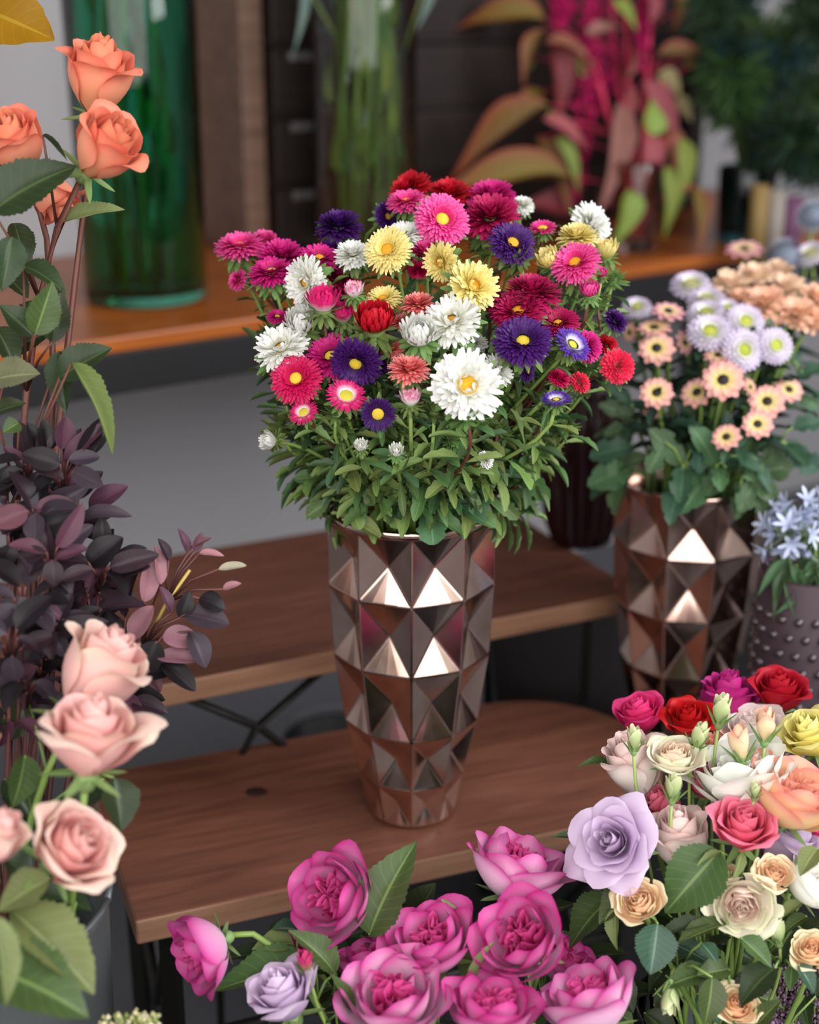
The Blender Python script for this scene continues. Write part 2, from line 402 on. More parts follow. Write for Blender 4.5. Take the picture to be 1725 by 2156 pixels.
def aster_petals(style, var):
    k = (style, var)
    if k in AST: return AST[k]
    rg = random.Random(var * 17 + len(style)); b = MB(); D = math.radians
    if style == 'open':
        for q, (n, L, el, r0, z0) in enumerate([(38, .74, -6, .26, .0), (38, .71, 4, .26, .03), (36, .65, 14, .25, .05), (34, .57, 25, .24, .07), (30, .46, 38, .23, .08), (26, .32, 54, .22, .09)]):
            for i in range(n): strip(b, r0, 2 * math.pi * (i + .5 * (q % 2)) / n + rg.uniform(-.05, .05), D(el + rg.uniform(-6, 6)), L * rg.uniform(.9, 1.05), .070, D(rg.uniform(-30, 10)), .5, rnd=rg.random(), z0=z0)
    elif style == 'ragged':      # heavy reflexed cream or white petals folding over the eye
        for q, (n, L, el, r0, z0) in enumerate([(30, .74, -8, .26, .0), (30, .72, 4, .26, .03), (28, .66, 18, .25, .06), (26, .56, 36, .24, .08), (22, .42, 58, .23, .10), (12, .34, 92, .22, .08)]):
            for i in range(n): strip(b, r0, 2 * math.pi * (i + .5 * (q % 2)) / n + rg.uniform(-.09, .09), D(el + rg.uniform(-10, 10)), L * rg.uniform(.82, 1.06), .085, D(rg.uniform(-55, 45)), .62, rnd=rg.random(), z0=z0)
    elif style == 'thin':        # single row of fine rays round a wide eye
        for q, (n, L, el, r0, z0) in enumerate([(34, .68, 2, .32, .0), (34, .62, 14, .32, .03), (30, .46, 34, .32, .05)]):
            for i in range(n): strip(b, r0, 2 * math.pi * (i + .5 * (q % 2)) / n + rg.uniform(-.05, .05), D(el + rg.uniform(-7, 7)), L * rg.uniform(.85, 1.08), .068, D(rg.uniform(-20, 15)), .45, rnd=rg.random(), z0=z0)
    elif style == 'pom':
        for q, (n, L, el, r0, z0) in enumerate([(30, .72, -8, .27, .0), (30, .72, 6, .26, .03), (28, .70, 20, .24, .06), (26, .64, 34, .22, .09), (22, .58, 48, .18, .12), (18, .52, 60, .13, .15), (12, .46, 72, .08, .18), (7, .42, 82, .03, .2)]):
            for i in range(n): strip(b, r0, 2 * math.pi * (i + .5 * (q % 2)) / n + rg.uniform(-.08, .08), D(el + rg.uniform(-8, 8)), L * rg.uniform(.88, 1.08), .092, D(rg.uniform(-35, 15)), .5, rnd=rg.random(), z0=z0)
    elif style == 'ball':        # half opened, petals incurving
        for q, (n, L, el, r0, z0) in enumerate([(20, 1.05, 22, .22, .0), (20, 1.08, 34, .22, .04), (18, 1.05, 46, .2, .08), (16, .98, 56, .18, .12), (12, .86, 66, .14, .16), (8, .72, 78, .08, .2)]):
            for i in range(n): strip(b, r0, 2 * math.pi * (i + .5 * (q % 2)) / n + rg.uniform(-.07, .07), D(el), L * rg.uniform(.92, 1.05), .11, D(rg.uniform(62, 95)), .5, rnd=rg.random(), z0=z0)
    elif style == 'tuft':        # small bud just showing colour
        for q, (n, L, el, r0, z0) in enumerate([(18, .95, 50, .42, .0), (18, .95, 62, .38, .05), (14, .85, 74, .28, .1), (8, .7, 84, .14, .15)]):
            for i in range(n): strip(b, r0, 2 * math.pi * (i + .5 * (q % 2)) / n, D(el), L * rg.uniform(.85, 1.1), .13, D(rg.uniform(10, 70)), .5, rnd=rg.random(), z0=z0)
    elif style == 'button':      # short rounded rays of a button chrysanthemum
        for q, (n, L, el, r0, z0) in enumerate([(24, .58, -10, .42, .0), (24, .56, 6, .40, .06), (22, .48, 20, .38, .12), (20, .38, 36, .34, .17), (16, .26, 52, .28, .2)]):
            for i in range(n): strip(b, r0, 2 * math.pi * (i + .5 * (q % 2)) / n, D(el), L * rg.uniform(.92, 1.05), .095, D(rg.uniform(-20, 10)), .8, rnd=rg.random(), z0=z0)
    elif style == 'frill':       # frilled carnation-like head
        for q, (n, L, el, r0, z0) in enumerate([(15, .85, 4, .15, .0), (15, .85, 22, .15, .05), (13, .75, 42, .14, .1), (11, .66, 60, .10, .14), (7, .6, 78, .05, .18)]):
            for i in range(n): strip(b, r0, 2 * math.pi * (i + .5 * (q % 2)) / n + rg.uniform(-.15, .15), D(el + rg.uniform(-10, 10)), L * rg.uniform(.85, 1.1), .16, D(rg.uniform(-60, 30)), .95, rnd=rg.random(), z0=z0, cup=.35)
    elif style == 'spiky':       # globe thistle
        for i in range(260):
            zz = 1 - 1.7 * (i + .5) / 260; aa = i * 2.399; rr = math.sqrt(1 - zz * zz); L = .32 * rg.uniform(.8, 1.1)
            dv = Vector((rr * math.cos(aa), rr * math.sin(aa), zz)); sd = dv.cross(Vector((.2, .3, .9))).normalized() * .035; q = dv * .72
            b.add([q - sd, q + sd, dv * (.72 + L) + sd * .3, dv * (.72 + L) - sd * .3], [(0, 1, 2, 3)], [(0, 0, .5), (0, 0, .5), (1, 0, .5), (1, 0, .5)])
        b.lathe([(0, -.72), (.4, -.6), (.68, -.25), (.72, 0), (.68, .25), (.4, .6), (.01, .72)], 14)
    AST[k] = b.me('ray_petals'); return AST[k]
DISC = {}
def disc_mesh(r, h):
    k = (r, h)
    if k not in DISC:
        b = MB(); b.lathe([(.001, h), (r * .35, h * .96), (r * .7, h * .72), (r, .02)], 16)
        for i in range(60):   # florets
            rr = r * .97 * math.sqrt((i + .5) / 60); a = i * 2.399; z = h * (1 - (rr / r) ** 2 * .9); s = r * .085
            x, y = rr * math.cos(a), rr * math.sin(a)
            b.add([(x - s, y, z), (x, y - s, z), (x + s, y, z), (x, y + s, z), (x, y, z + s * 2.4)], [(0, 1, 4), (1, 2, 4), (2, 3, 4), (3, 0, 4)])
        DISC[k] = b.me('eye_disc')
    return DISC[k]
BR = {}
def bracts_mesh(var):
    if var in BR: return BR[var]
    rg = random.Random(var + 50); b = MB()
    b.lathe([(.02, -.34), (.10, -.32), (.24, -.20), (.34, -.06), (.30, .03), (.05, .05)], 12)
    for q, (n, L, el, z0) in enumerate([(11, .72, -22, -.12), (11, .62, 4, -.06), (9, .60, -48, -.2)]):
        for i in range(n):
            a = 2 * math.pi * (i + .4 * q) / n + rg.uniform(-.15, .15)
            strip(b, .2, a, math.radians(el + rg.uniform(-14, 14)), L * rg.uniform(.7, 1.15), .10, math.radians(rg.uniform(-50, 30)), .45, z0=z0, nl=4, rnd=rg.random())
    BR[var] = b.me('leafy_bracts'); return BR[var]
BUDTOP = None
def greenbud_mesh():
    global BUDTOP
    if BUDTOP is None:
        rg = random.Random(3); b = MB()
        b.lathe([(.02, -.3), (.2, -.2), (.36, 0), (.3, .2), (.12, .32), (.01, .34)], 12)
        for q, (n, L, el, z0, r0) in enumerate([(12, 1.0, -10, -.1, .2), (12, .9, 18, -.02, .22), (10, .75, 45, .05, .22), (9, .5, 65, .12, .18), (7, .35, 80, .2, .1)]):
            for i in range(n): strip(b, r0, 2 * math.pi * (i + .5 * q) / n, math.radians(el + rg.uniform(-10, 10)), L * rg.uniform(.8, 1.1), .13, math.radians(rg.uniform(-20, 25)), .45, z0=z0, rnd=rg.random())
        BUDTOP = b.me('green_bud')
    return BUDTOP
def bract_matm(): return leaf_mat('#6a8548', '#8fa868', .5, .2)
def stem_leaves(rt, bs, pts, mats, meshes, rg, n, L0, L1, w, t0=.35, t1=.97):
    m = len(pts) - 1
    for k in range(n):
        t = t0 + (t1 - t0) * (k + rg.random() * .6) / n; i = min(m - 1, int(t * m)); p = pts[i].lerp(pts[i + 1], t * m - i)
        tg = (pts[i + 1] - pts[i]).normalized(); az = k * 2.399 + rg.uniform(-.5, .5)
        sd = tg.orthogonal().normalized(); sd = Matrix.Rotation(az, 3, tg) @ sd
        L = (L0 + (L1 - L0) * (t - t0) / (t1 - t0)) * rg.uniform(.75, 1.25)
        dr = (sd * 1.0 + tg * rg.uniform(.2, 1.1)).normalized()
        ob('leaf', rg.choice(meshes), rg.choice(mats), rt, leaf_matrix(p, p + dr * L, tg + Vector((0, 0, .4)), L * w * rg.uniform(.8, 1.2), bs))
def daisy(name, x, y, px, d, a, deg, style, cols, label, base, rg, disc=None, dcol='#e6b422', bracts=.95, group=None, leaves=7, LL=(.045, .026), lw=.30, mats=None, meshes=None, smat=None, srad=.0017, cat='aster', scl=1.0, kick=.35, t0=.4, rim=None):
    c = P(x, y, d); n = facing(c, a, deg); R = px * 1.12 / 2 * d / FPX / {'ball': .78, 'tuft': .72, 'frill': .95, 'pom': 1.0}.get(style, 1.0)
    off = {'ball': .55, 'tuft': .5, 'pom': .25, 'button': .1, 'frill': .3}.get(style, .12)
    o = c - n * (R * off); bs = Vector(base); rt = root(name, base, label, cat, group)
    M = Matrix.Translation(o - bs) @ axes(n, rg.uniform(0, 6)) @ Matrix.Scale(R, 4)
    m = petal_mat(*cols, veins=False)
    hd = ob('ray_petals', aster_petals(style, rg.randrange(2)), m, rt, M); hd['kind'] = 'stuff'
    if disc: ob('eye_disc', disc_mesh(*disc), plain('eye_' + dcol.strip('#'), dcol, .7, noise=.5, nscale=60, col2='#b07a10'), hd)
    if bracts: tag(ob('bracts', bracts_mesh(rg.randrange(3)), bract_matm(), hd, Matrix.Translation((0, 0, -.09)) @ Matrix.Scale(bracts, 4)), kind='stuff')
    e = o - n * (R * .25); L = (e - bs).length
    pts = bez(bs, bs + Vector((0, 0, 1)) * L * .45, e - n * L * kick, e, 9) if rim is None else via_rim(bs, rim[0], rim[1], e, n, rim[2], 9, kick)
    b = MB(); b.tube([p - bs for p in pts], [srad * 1.3 - .3 * srad * i / 9 for i in range(len(pts))], 6); ob('stem', b.me('stem'), smat or rg.choice((ST_GREEN, ST_PALE, ST_RED)), rt)
    if leaves: stem_leaves(rt, bs, pts, mats or (G_AST, G_AST, G_AST_D, G_AST_L, G_AST_L), meshes or L_ASTER[:2] + L_SPAT, rg, leaves, LL[0], LL[1], lw, t0)
    return dict(root=rt, base=bs, pts=pts, c=c, n=n, R=R)

# ------------------------------------------------------------------ wood, wall, metal
def wood(name, c0, c1, c2, rough, dirv, scale=1.0, knots=True, seed=0):
    m, nt, b = newmat(name); tc = nt.nodes.new('ShaderNodeTexCoord'); mp = nt.nodes.new('ShaderNodeMapping')
    mp.inputs['Scale'].default_value = (1.5 * scale, 15 * scale, 15 * scale); mp.inputs['Location'].default_value = (seed, seed * .7, 0)
    nt.links.new(tc.outputs['Object'], mp.inputs[0])
    n1 = nt.nodes.new('ShaderNodeTexNoise'); n1.inputs['Scale'].default_value = 2.2; n1.inputs['Detail'].default_value = 8; n1.inputs['Distortion'].default_value = 1.3
    n2 = nt.nodes.new('ShaderNodeTexNoise'); n2.inputs['Scale'].default_value = 9; n2.inputs['Detail'].default_value = 6
    nt.links.new(mp.outputs[0], n1.inputs[0]); nt.links.new(mp.outputs[0], n2.inputs[0])
    n3 = nt.nodes.new('ShaderNodeTexNoise'); n3.inputs['Scale'].default_value = 5; nt.links.new(tc.outputs['Object'], n3.inputs[0])
    r = ramp(nt, [(.28, c0), (.5, c1), (.72, c2)])
    v = math_n(nt, 'ADD', math_n(nt, 'MULTIPLY', n1.outputs[0], .62), math_n(nt, 'MULTIPLY', n2.outputs[0], .38))
    v = math_n(nt, 'ADD', v, math_n(nt, 'MULTIPLY', math_n(nt, 'SUBTRACT', n3.outputs[0], .5), .25))
    nt.links.new(v, r.inputs[0]); nt.links.new(r.outputs[0], b.inputs['Base Color'])
    b.inputs['Roughness'].default_value = rough; b.inputs['Specular IOR Level'].default_value = .35
    bp = nt.nodes.new('ShaderNodeBump'); bp.inputs['Strength'].default_value = .12; bp.inputs['Distance'].default_value = .002
    nt.links.new(n2.outputs[0], bp.inputs['Height']); nt.links.new(bp.outputs[0], b.inputs['Normal']); return m
WOOD_A = wood('reddish_plank_wood', '#583327', '#704535', '#845645', .46, 0, 1.0, seed=1.0)
WOOD_B = wood('brown_plank_wood', '#523025', '#684032', '#7e5242', .46, 0, 1.0, seed=4.0)
WOOD_E = wood('worn_plank_edge', '#74503d', '#8c664f', '#a27c64', .5, 0, 1.0, seed=2.0)
WOOD_C = wood('orange_table_wood', '#7a3d17', '#97501f', '#b0642c', .3, 0, .8, seed=7.0)
WOOD_D = wood('dark_walnut', '#17110f', '#221916', '#2f231e', .5, 0, .8, seed=9.0)
WOOD_P = wood('brown_post_wood', '#5a4236', '#6e5344', '#856856', .5, 0, .8, seed=11.0)
IRON = plain('black_iron', '#15140f', .5, .4)
BLACKP = plain('matte_black_paint', '#0c0c0e', .55, noise=.4, nscale=8, col2='#16161a')
WALLM = plain('white_plaster', '#a6a4a6', .8, noise=.35, nscale=3, col2='#949296')
FLOORM = plain('grey_concrete', '#5d5d62', .7, noise=.6, nscale=4, col2='#45454a')
FZ = -0.50
def frame(o, deg): return Matrix.Translation(o) @ Matrix.Rotation(math.radians(deg), 4, 'Z')
FC = frame(Vector((-.458, 1.863, 0)), 35.0)
FA = frame(Vector((-.252, 1.10, 0)), 20.5)
FB = frame(Vector((-.232, 1.352, 0)), 25.0)
def boxob(name, c, d, mat, M=None, parent=None, bev=.0, loc=None):
    b = MB(); b.box((0, 0, 0), d); o = ob(name, b.me(name, False), mat, parent, (M if M is not None else Matrix()) @ Matrix.Translation(c))
    if bev: bevel(o, bev)
    return o
fl = boxob('floor', (0.2, 1.4, FZ - .03), (7, 6.5, .06), FLOORM); fl['kind'] = 'structure'
wb = boxob('wall_back', (.6, .72, .75), (5.2, .10, 2.5), WALLM, FC); wb['kind'] = 'structure'

wl = boxob('wall_left', (-2.45, 1.1, 1.15), (.10, 5.6, 3.3), WALLM); wl['kind'] = 'structure'
wr = boxob('wall_right', (2.95, 1.1, 1.15), (.10, 5.6, 3.3), WALLM); wr['kind'] = 'structure'
ce = boxob('ceiling', (.25, 1.1, 2.85), (5.5, 5.6, .10), WALLM); ce['kind'] = 'structure'

# upper table carrying the glass vases
t = root('shelf_table', FC @ Vector((.5, .3, FZ)), 'long orange-brown wooden table with black apron along the back wall', 'table')
TI = Matrix.Translation(-t.location) @ FC
boxob('tabletop', (.55, .325, .349), (2.7, .65, .022), WOOD_C, TI, t, .003)
boxob('apron', (.55, .018, .308), (2.66, .03, .058), BLACKP, TI, t, .002)
boxob('apron', (.55, .62, .308), (2.66, .03, .058), BLACKP, TI, t, .002)
for u in (-.76, 1.86):
    for v in (.02, .62): boxob('leg', (u, v, (.337 + FZ) / 2), (.045, .045, .337 - FZ), BLACKP, TI, t, .002)

# dark drawer cabinet standing on the table at the back
cz = .36
t = root('drawer_cabinet', FC @ Vector((1.05, .53, cz)), 'dark walnut drawer cabinet in shadow behind the tall glass vase', 'cabinet')
TI = Matrix.Translation(-t.location) @ FC
boxob('side_panel', (.552, .55, cz + .5), (.045, .18, 1.0), WOOD_P, TI, t, .003)
boxob('side_panel', (1.60, .53, cz + .5), (.04, .22, 1.0), WOOD_D, TI, t, .003)
boxob('back_panel', (1.077, .635, cz + .5), (1.0, .012, 1.0), WOOD_D, TI, t)
boxob('divider', (.80, .54, cz + .5), (.02, .2, .998), WOOD_D, TI, t, .002)
PLATE = plain('dull_nickel', '#a8a4a4', .35, .8)
for (u0, u1) in ((.576, .79), (.81, 1.58)):
    for k in range(8):
        z0 = .372 + k * .118
        dr = boxob('drawer', ((u0 + u1) / 2, .53, z0 + .052), (u1 - u0 - .012, .18, .104), WOOD_D, TI, t, .003)
        if u0 < .6: boxob('label_plate', (-(u1 - u0) * .5 + .075, -.093, .038), (.075, .006, .014), PLATE, None, dr, .001)
        boxob('rail', ((u0 + u1) / 2, .535, z0 - .005), (u1 - u0, .19, .01), WOOD_D, TI, t)

# white framed panel leaning behind the amaranth, right of the cabinet
# lower bench: plank with one rounded end
def plank(name, u0, u1, w, th, mat, M, parent, r=None):
    out = [(u0, 0), (u1 if r is None else u1 - r, 0)]
    if r: out += [(u1 - r + r * math.sin(a), w / 2 - w / 2 * math.cos(a)) for a in [math.pi * k / 18 for k in range(1, 18)]] + [(u1 - r, w)]
    else: out += [(u1, w)]
    out += [(u0, w)]; n = len(out)
    vs = [(x, y, 0) for x, y in out] + [(x, y, -th) for x, y in out]
    fs = [tuple(range(n)), tuple(range(2 * n - 1, n - 1, -1))] + [(i, i + n, (i + 1) % n + n, (i + 1) % n) for i in range(n)]
    me = mesh_from(name, vs, fs, None, False); me.materials.append(None)
    for p in me.polygons: p.material_index = 1 if abs(p.normal.z) < .5 else 0
    o = ob(name, me, mat, parent, M); o.material_slots[1].link = 'OBJECT'; o.material_slots[1].material = WOOD_E; bevel(o, .0025, 2); return o
def rod(parent, bs, name, a, b, r, mat=IRON, sq=False):
    m = MB(); m.tube([Vector(a) - bs, Vector(b) - bs], r, 4 if sq else 8); return ob(name, m.me(name, not sq), mat, parent)
bs = FA @ Vector((.31, .14, FZ)); t = root('low_bench', bs, 'low reddish wooden bench with rounded end carrying the bronze faceted vase', 'bench')
MI = Matrix.Translation(-bs)
pl = plank('plank_top', 0, .61, .28, .027, WOOD_A, MI @ FA, t, .14)
# round dark knot plug set in the plank
b = MB(); b.lathe([(.0005, .0006), (.0085, .0006), (.0095, .0)], 20); kp = onz(540, 1667, 0)
ob('knot', b.me('knot'), plain('dark_knot', '#33201c', .5), pl, FA.inverted() @ Matrix.Translation(kp) @ Matrix.Scale(1.25, 4, (1, 0, 0)))
for (u, v) in ((.035, .03), (.035, .25), (.52, .03), (.52, .25)):
    rod(t, bs, 'leg', FA @ Vector((u, v, -.028)), FA @ Vector((u, v, FZ)), .011, sq=True)
for v in (.03, .25): rod(t, bs, 'rail', FA @ Vector((.035, v, -.036)), FA @ Vector((.52, v, -.036)), .008, sq=True)
for u in (.035, .52):
    rod(t, bs, 'rail', FA @ Vector((u, .03, -.036)), FA @ Vector((u, .25, -.036)), .008, sq=True)
    rod(t, bs, 'brace', FA @ Vector((u, .03, -.05)), FA @ Vector((u, .25, -.36)), .006)
    rod(t, bs, 'brace', FA @ Vector((u, .25, -.05)), FA @ Vector((u, .03, -.36)), .006)
for v in (.03, .25): rod(t, bs, 'stretcher', FA @ Vector((.035, v, -.17)), FA @ Vector((.52, v, -.17)), .006)

bs = FB @ Vector((.2, .18, FZ)); t = root('high_bench', bs, 'brown plank bench one step up behind the bronze vase, on thin black iron legs', 'bench')
MI = Matrix.Translation(-bs) @ Matrix.Translation((0, 0, .12))
plank('plank_top', -.30, .56, .355, .027, WOOD_B, MI @ FB, t)
for (u, v) in ((-.27, .03), (-.27, .32), (.25, .03), (.53, .06), (.53, .32)):
    rod(t, bs, 'leg', FB @ Vector((u, v, .093)), FB @ Vector((u, v, FZ)), .0075, sq=True)
for v in (.03, .32): rod(t, bs, 'rail', FB @ Vector((-.27, v, .086)), FB @ Vector((.53, v, .086)), .007, sq=True)
for pth in ([(.0, .086), (.085, .028), (.14, -.03), (.165, -.14), (.168, FZ)], [(.165, .086), (.08, .028), (.045, -.03), (.025, -.14), (.02, FZ)]):
    m_ = MB(); m_.tube([FB @ Vector((u, .03, z)) - bs for u, z in pth], .0048, 8); ob('brace', m_.me('brace'), IRON, t)
rod(t, bs, 'stretcher', FB @ Vector((-.27, .03, -.12)), FB @ Vector((.53, .06, -.12)), .005)

# black plinth at the right, added to carry the faceted and beaded vases; stretched left to darken the gap under the high bench
pz = -.045
t = root('black_plinth', (.47, 1.72, FZ), 'matte black plinth in shadow under the right-hand vases', 'plinth')
boxob('body', (0, 0, (pz - .02 - FZ) / 2), (.70, .62, pz - .02 - FZ), BLACKP, None, t, .004)
boxob('top_board', (0, 0, pz - FZ - .01), (.72, .64, .02), BLACKP, None, t, .003)
# dark bucket on the floor behind the bench
bp_ = P(715, 1545, 1.98); t = root('florist_bucket', (bp_.x, bp_.y, FZ), 'dark grey bucket with pale rim on the floor under the plank bench', 'bucket')
b = MB(); hh = bp_.z - FZ; b.lathe([(.001, 0), (.06, 0), (.062, .01), (.08, hh - .01), (.077, hh - .012), (.058, .02), (.001, .02)], 32); ob('body', b.me('bucket'), plain('grey_plastic', '#2c2d31', .45), t)
b = MB(); b.tube([(.081 * math.cos(k * .19635), .081 * math.sin(k * .19635), hh) for k in range(33)], .004, 6); ob('rim', b.me('bucket_rim'), plain('pale_rim', '#8a8a8c', .4), t)

# ------------------------------------------------------------------ vases
def bronze():
    m, nt, b = newmat('bronze_mirror_glass'); b.inputs['Metallic'].default_value = 1.0; b.inputs['Roughness'].default_value = .17
    tc = nt.nodes.new('ShaderNodeTexCoord'); n = nt.nodes.new('ShaderNodeTexNoise'); n.inputs['Scale'].default_value = 26; n.inputs['Detail'].default_value = 5
    nt.links.new(tc.outputs['Object'], n.inputs[0]); r = ramp(nt, [(.3, '#c4a090'), (.7, '#dcc0b2')])
    nt.links.new(n.outputs[0], r.inputs[0]); nt.links.new(r.outputs[0], b.inputs['Base Color'])
    nt.links.new(math_n(nt, 'ADD', math_n(nt, 'MULTIPLY', n.outputs[0], .12), .10), b.inputs['Roughness'])
    b.inputs['Coat Weight'].default_value = .5; b.inputs['Coat Roughness'].default_value = .05; return m
BRONZE = bronze()
def faceted_mesh():
    rows = [(.000, .044), (.004, .047), (.050, .0560), (.113, .0705), (.188, .0810), (.263, .0850), (.330, .0845)]
    n = 10; seg = 4; b = MB(); st = 2 * math.pi / n; a0 = -math.pi / 2
    for ri in range(len(rows) - 1):
        (z0, r0), (z1, r1) = rows[ri], rows[ri + 1]
        if ri == 0:
            N = n * seg
            b.add([(r * math.cos(a0 + st * k / seg), r * math.sin(a0 + st * k / seg), z) for r, z in ((r0, z0), (r1, z1)) for k in range(N)],
                  [(k, (k + 1) % N, N + (k + 1) % N, N + k) for k in range(N)] + [tuple(range(N - 1, -1, -1))]); continue
        dep = .0150 if ri > 1 else .008
        for k in range(n):
            A = a0 + st * k; ring = []
            def cp(r, q, z):   # bowed edge: part chord, part arc
                w = A + st * q / seg; ch = math.cos(st / 2) / math.cos(w - A - st / 2); k_ = (.2 + .8 * ch) if z > .01 else 1.0; return (r * k_ * math.cos(w), r * k_ * math.sin(w), z)
            for q in range(seg + 1): ring.append(cp(r0, q, z0))
            for q in range(seg, -1, -1): ring.append(cp(r1, q, z1))
            ra = ((r0 + r1) / 2) * .985 - dep; am = A + st / 2
            ring.append((ra * math.cos(am), ra * math.sin(am), (z0 + z1) / 2)); c = len(ring) - 1
            b.add(ring, [(i, (i + 1) % c, c) for i in range(c)])
    me = b.me('faceted_body', False); return me
def lip_mesh():
    b = MB(); b.lathe([(.0845, .3295), (.0865, .332), (.0868, .336), (.0850, .339), (.0825, .338), (.074, .330), (.066, .30), (.060, .20), (.050, .12), (.036, .03), (.001, .03)], 60); return b.me('vase_lip')
FM, LM = faceted_mesh(), lip_mesh()
V1 = Vector((.002, 1.298, 0.0)); V2b = P(1460, 985, 1.60); V2 = Vector((V2b.x, V2b.y, pz))
for p, rz, lb in ((V1, 0, 'bronze mirrored glass vase of recessed diamonds on the low bench, full of asters'), (V2, .17, 'blurred bronze diamond-faceted vase on the right, holding pale chrysanthemums')):
    t = root('faceted_vase', p, lb, 'vase', 'two bronze faceted vases'); t.rotation_euler = (0, 0, rz)
    o = ob('body', FM, BRONZE, t); md = o.modifiers.new('weld', 'WELD'); md.merge_threshold = .0004; bevel(o, .0014, 3)
    ob('lip', LM, BRONZE, t)

def glass(name, col, rough=.0, ior=1.45):
    m, nt, b = newmat(name); b.inputs['Base Color'].default_value = lin(col); b.inputs['Transmission Weight'].default_value = 1.0
    b.inputs['Roughness'].default_value = rough; b.inputs['IOR'].default_value = ior; return m
def glass_vase(name, p, r, h, th, mat, label, taper=0.0, base=.018, group=None, n=48):
    t = root(name, p, label, 'vase', group); b = MB()
    b.lathe([(.001, 0), (r * .93, 0), (r, .008), (r + taper, h - .004), (r + taper - th / 2, h), (r + taper - th, h - .004), (r - th, base + .008), (r * .88, base), (.001, base)], n)
    ob('body', b.me('glass_body'), mat, t); return t
VG = onz(310, 628, .36); VC = onz(770, 545, .36); VA = onz(1335, 528, .36)
glass_vase('green_glass_vase', VG, .093, .62, .005, glass('green_glass', '#66cbac'), 'tall emerald green glass vase of stems on the upper table', .004)
glass_vase('clear_glass_vase', VC, .089, .60, .004, glass('clear_glass', '#f2faf6'), 'tall clear glass cylinder packed with green stems', .0)
glass_vase('amaranth_vase', VA, .036, .16, .004, glass('pinkish_glass', '#e6c9c0'), 'small pale glass jar holding the crimson amaranth stems', .004)

# dark ribbed vase on the high bench
VR = onz(1222, 1140, .12); b = MB(); nr = 18
def rib(r, z): return [((r * (1 + .075 * math.cos(nr * w))) * math.cos(w), (r * (1 + .075 * math.cos(nr * w))) * math.sin(w), z) for w in [2 * math.pi * k / 144 for k in range(144)]]
prof = [(.030, 0), (.036, .004), (.045, .03), (.053, .08), (.057, .13), (.055, .18), (.048, .21), (.050, .225), (.046, .222), (.044, .2), (.050, .15), (.04, .04), (.01, .02)]
vs = []; [vs.extend(rib(r, z)) for r, z in prof]
b.add(vs, [(i * 144 + k, i * 144 + (k + 1) % 144, (i + 1) * 144 + (k + 1) % 144, (i + 1) * 144 + k) for i in range(len(prof) - 1) for k in range(144)] + [tuple(range(143, -1, -1))])
t = root('ribbed_vase', VR, 'dark burgundy ribbed glass vase behind the aster bouquet on the plank bench', 'vase')
o = ob('body', b.me('ribbed_body'), plain('burgundy_glass', '#2a0d10', .10, .3, 1.0), t); bevel(o, .0, 1) if False else None
b = MB(); b.tube([(.048 * math.cos(k * .2618), .048 * math.sin(k * .2618), .225) for k in range(25)], .0028, 6); ob('lip', b.me('ribbed_lip'), plain('burgundy_glass', '#2a0d10', .10, .3, 1.0), t)

# beaded (hobnail) vase at the right edge
VH0 = P(1700, 1200, 1.50); hb = VH0.z - pz
t = root('beaded_vase', (VH0.x, VH0.y, pz), 'dusky pink glass vase covered in raised beads at the right edge', 'vase')
PG = plain('dusky_pink_glass', '#3e2f35', .10, 0, .8); PGB = plain('dusky_pink_frosted', '#3e2f35', .5, 0, .25); b = MB()
b.lathe([(.001, 0), (.044, 0), (.047, .006), (.050, hb), (.047, hb + .002), (.045, hb - .005), (.042, .02), (.001, .02)], 40); ob('body', b.me('beaded_body'), PGB, t)
b = MB(); b.lathe([(.001, .0052), (.0028, .0045), (.0046, .0024), (.0052, 0)], 12); BD = b.me('bead')
for r_ in range(12):
    for k in range(18):
        w = 2 * math.pi * (k + .5 * (r_ % 2)) / 18; z = .02 + r_ * .0195
        if z > hb - .012: continue
        rr = .047 + .003 * z / hb; n = Vector((math.cos(w), math.sin(w), 0))
        ob('bead', BD, PG, t, Matrix.Translation(n * (rr - .0006) + Vector((0, 0, z))) @ axes(n))

# grey zinc vase low on the left, clear vase under the mixed roses, dark bucket under the pink roses
VL0 = P(-22, 1895, 1.13); t = root('zinc_vase', (VL0.x, VL0.y, FZ), 'tall dull grey zinc vase at the lower left corner', 'vase')
hz = VL0.z - FZ; b = MB(); b.lathe([(.001, 0), (.072, 0), (.074, .01), (.092, hz - .01), (.094, hz), (.091, hz), (.07, .03), (.001, .03)], 40)
ob('body', b.me('zinc_body'), plain('dull_zinc', '#6d7272', .5, .6, noise=.6, nscale=14, col2='#4c5252'), t)
b = MB(); b.tube([(.0935 * math.cos(k * .19635), .0935 * math.sin(k * .19635), hz) for k in range(33)], .003, 6); ob('rim', b.me('zinc_rim'), plain('dull_zinc', '#6d7272', .5, .6), t)
VX0 = P(1530, 2118, 1.24); glass_vase('rose_glass_vase', (VX0.x, VX0.y, FZ), .075, VX0.z - FZ, .004, glass('clear_glass2', '#eef6f2'), 'clear glass vase under the mixed rose bunch at lower right', .004)
VM0 = P(850, 2330, 1.16); t = root('black_bucket', (VM0.x, VM0.y, FZ), 'black bucket below the magenta roses', 'bucket')
b = MB(); hm = VM0.z - FZ; b.lathe([(.001, 0), (.08, 0), (.105, hm), (.101, hm), (.077, .01), (.001, .01)], 40); ob('body', b.me('black_bucket'), BLACKP, t)
b = MB(); b.tube([(.105 * math.cos(k * .19635), .105 * math.sin(k * .19635), hm) for k in range(33)], .004, 6); ob('rim', b.me('black_rim'), BLACKP, t)

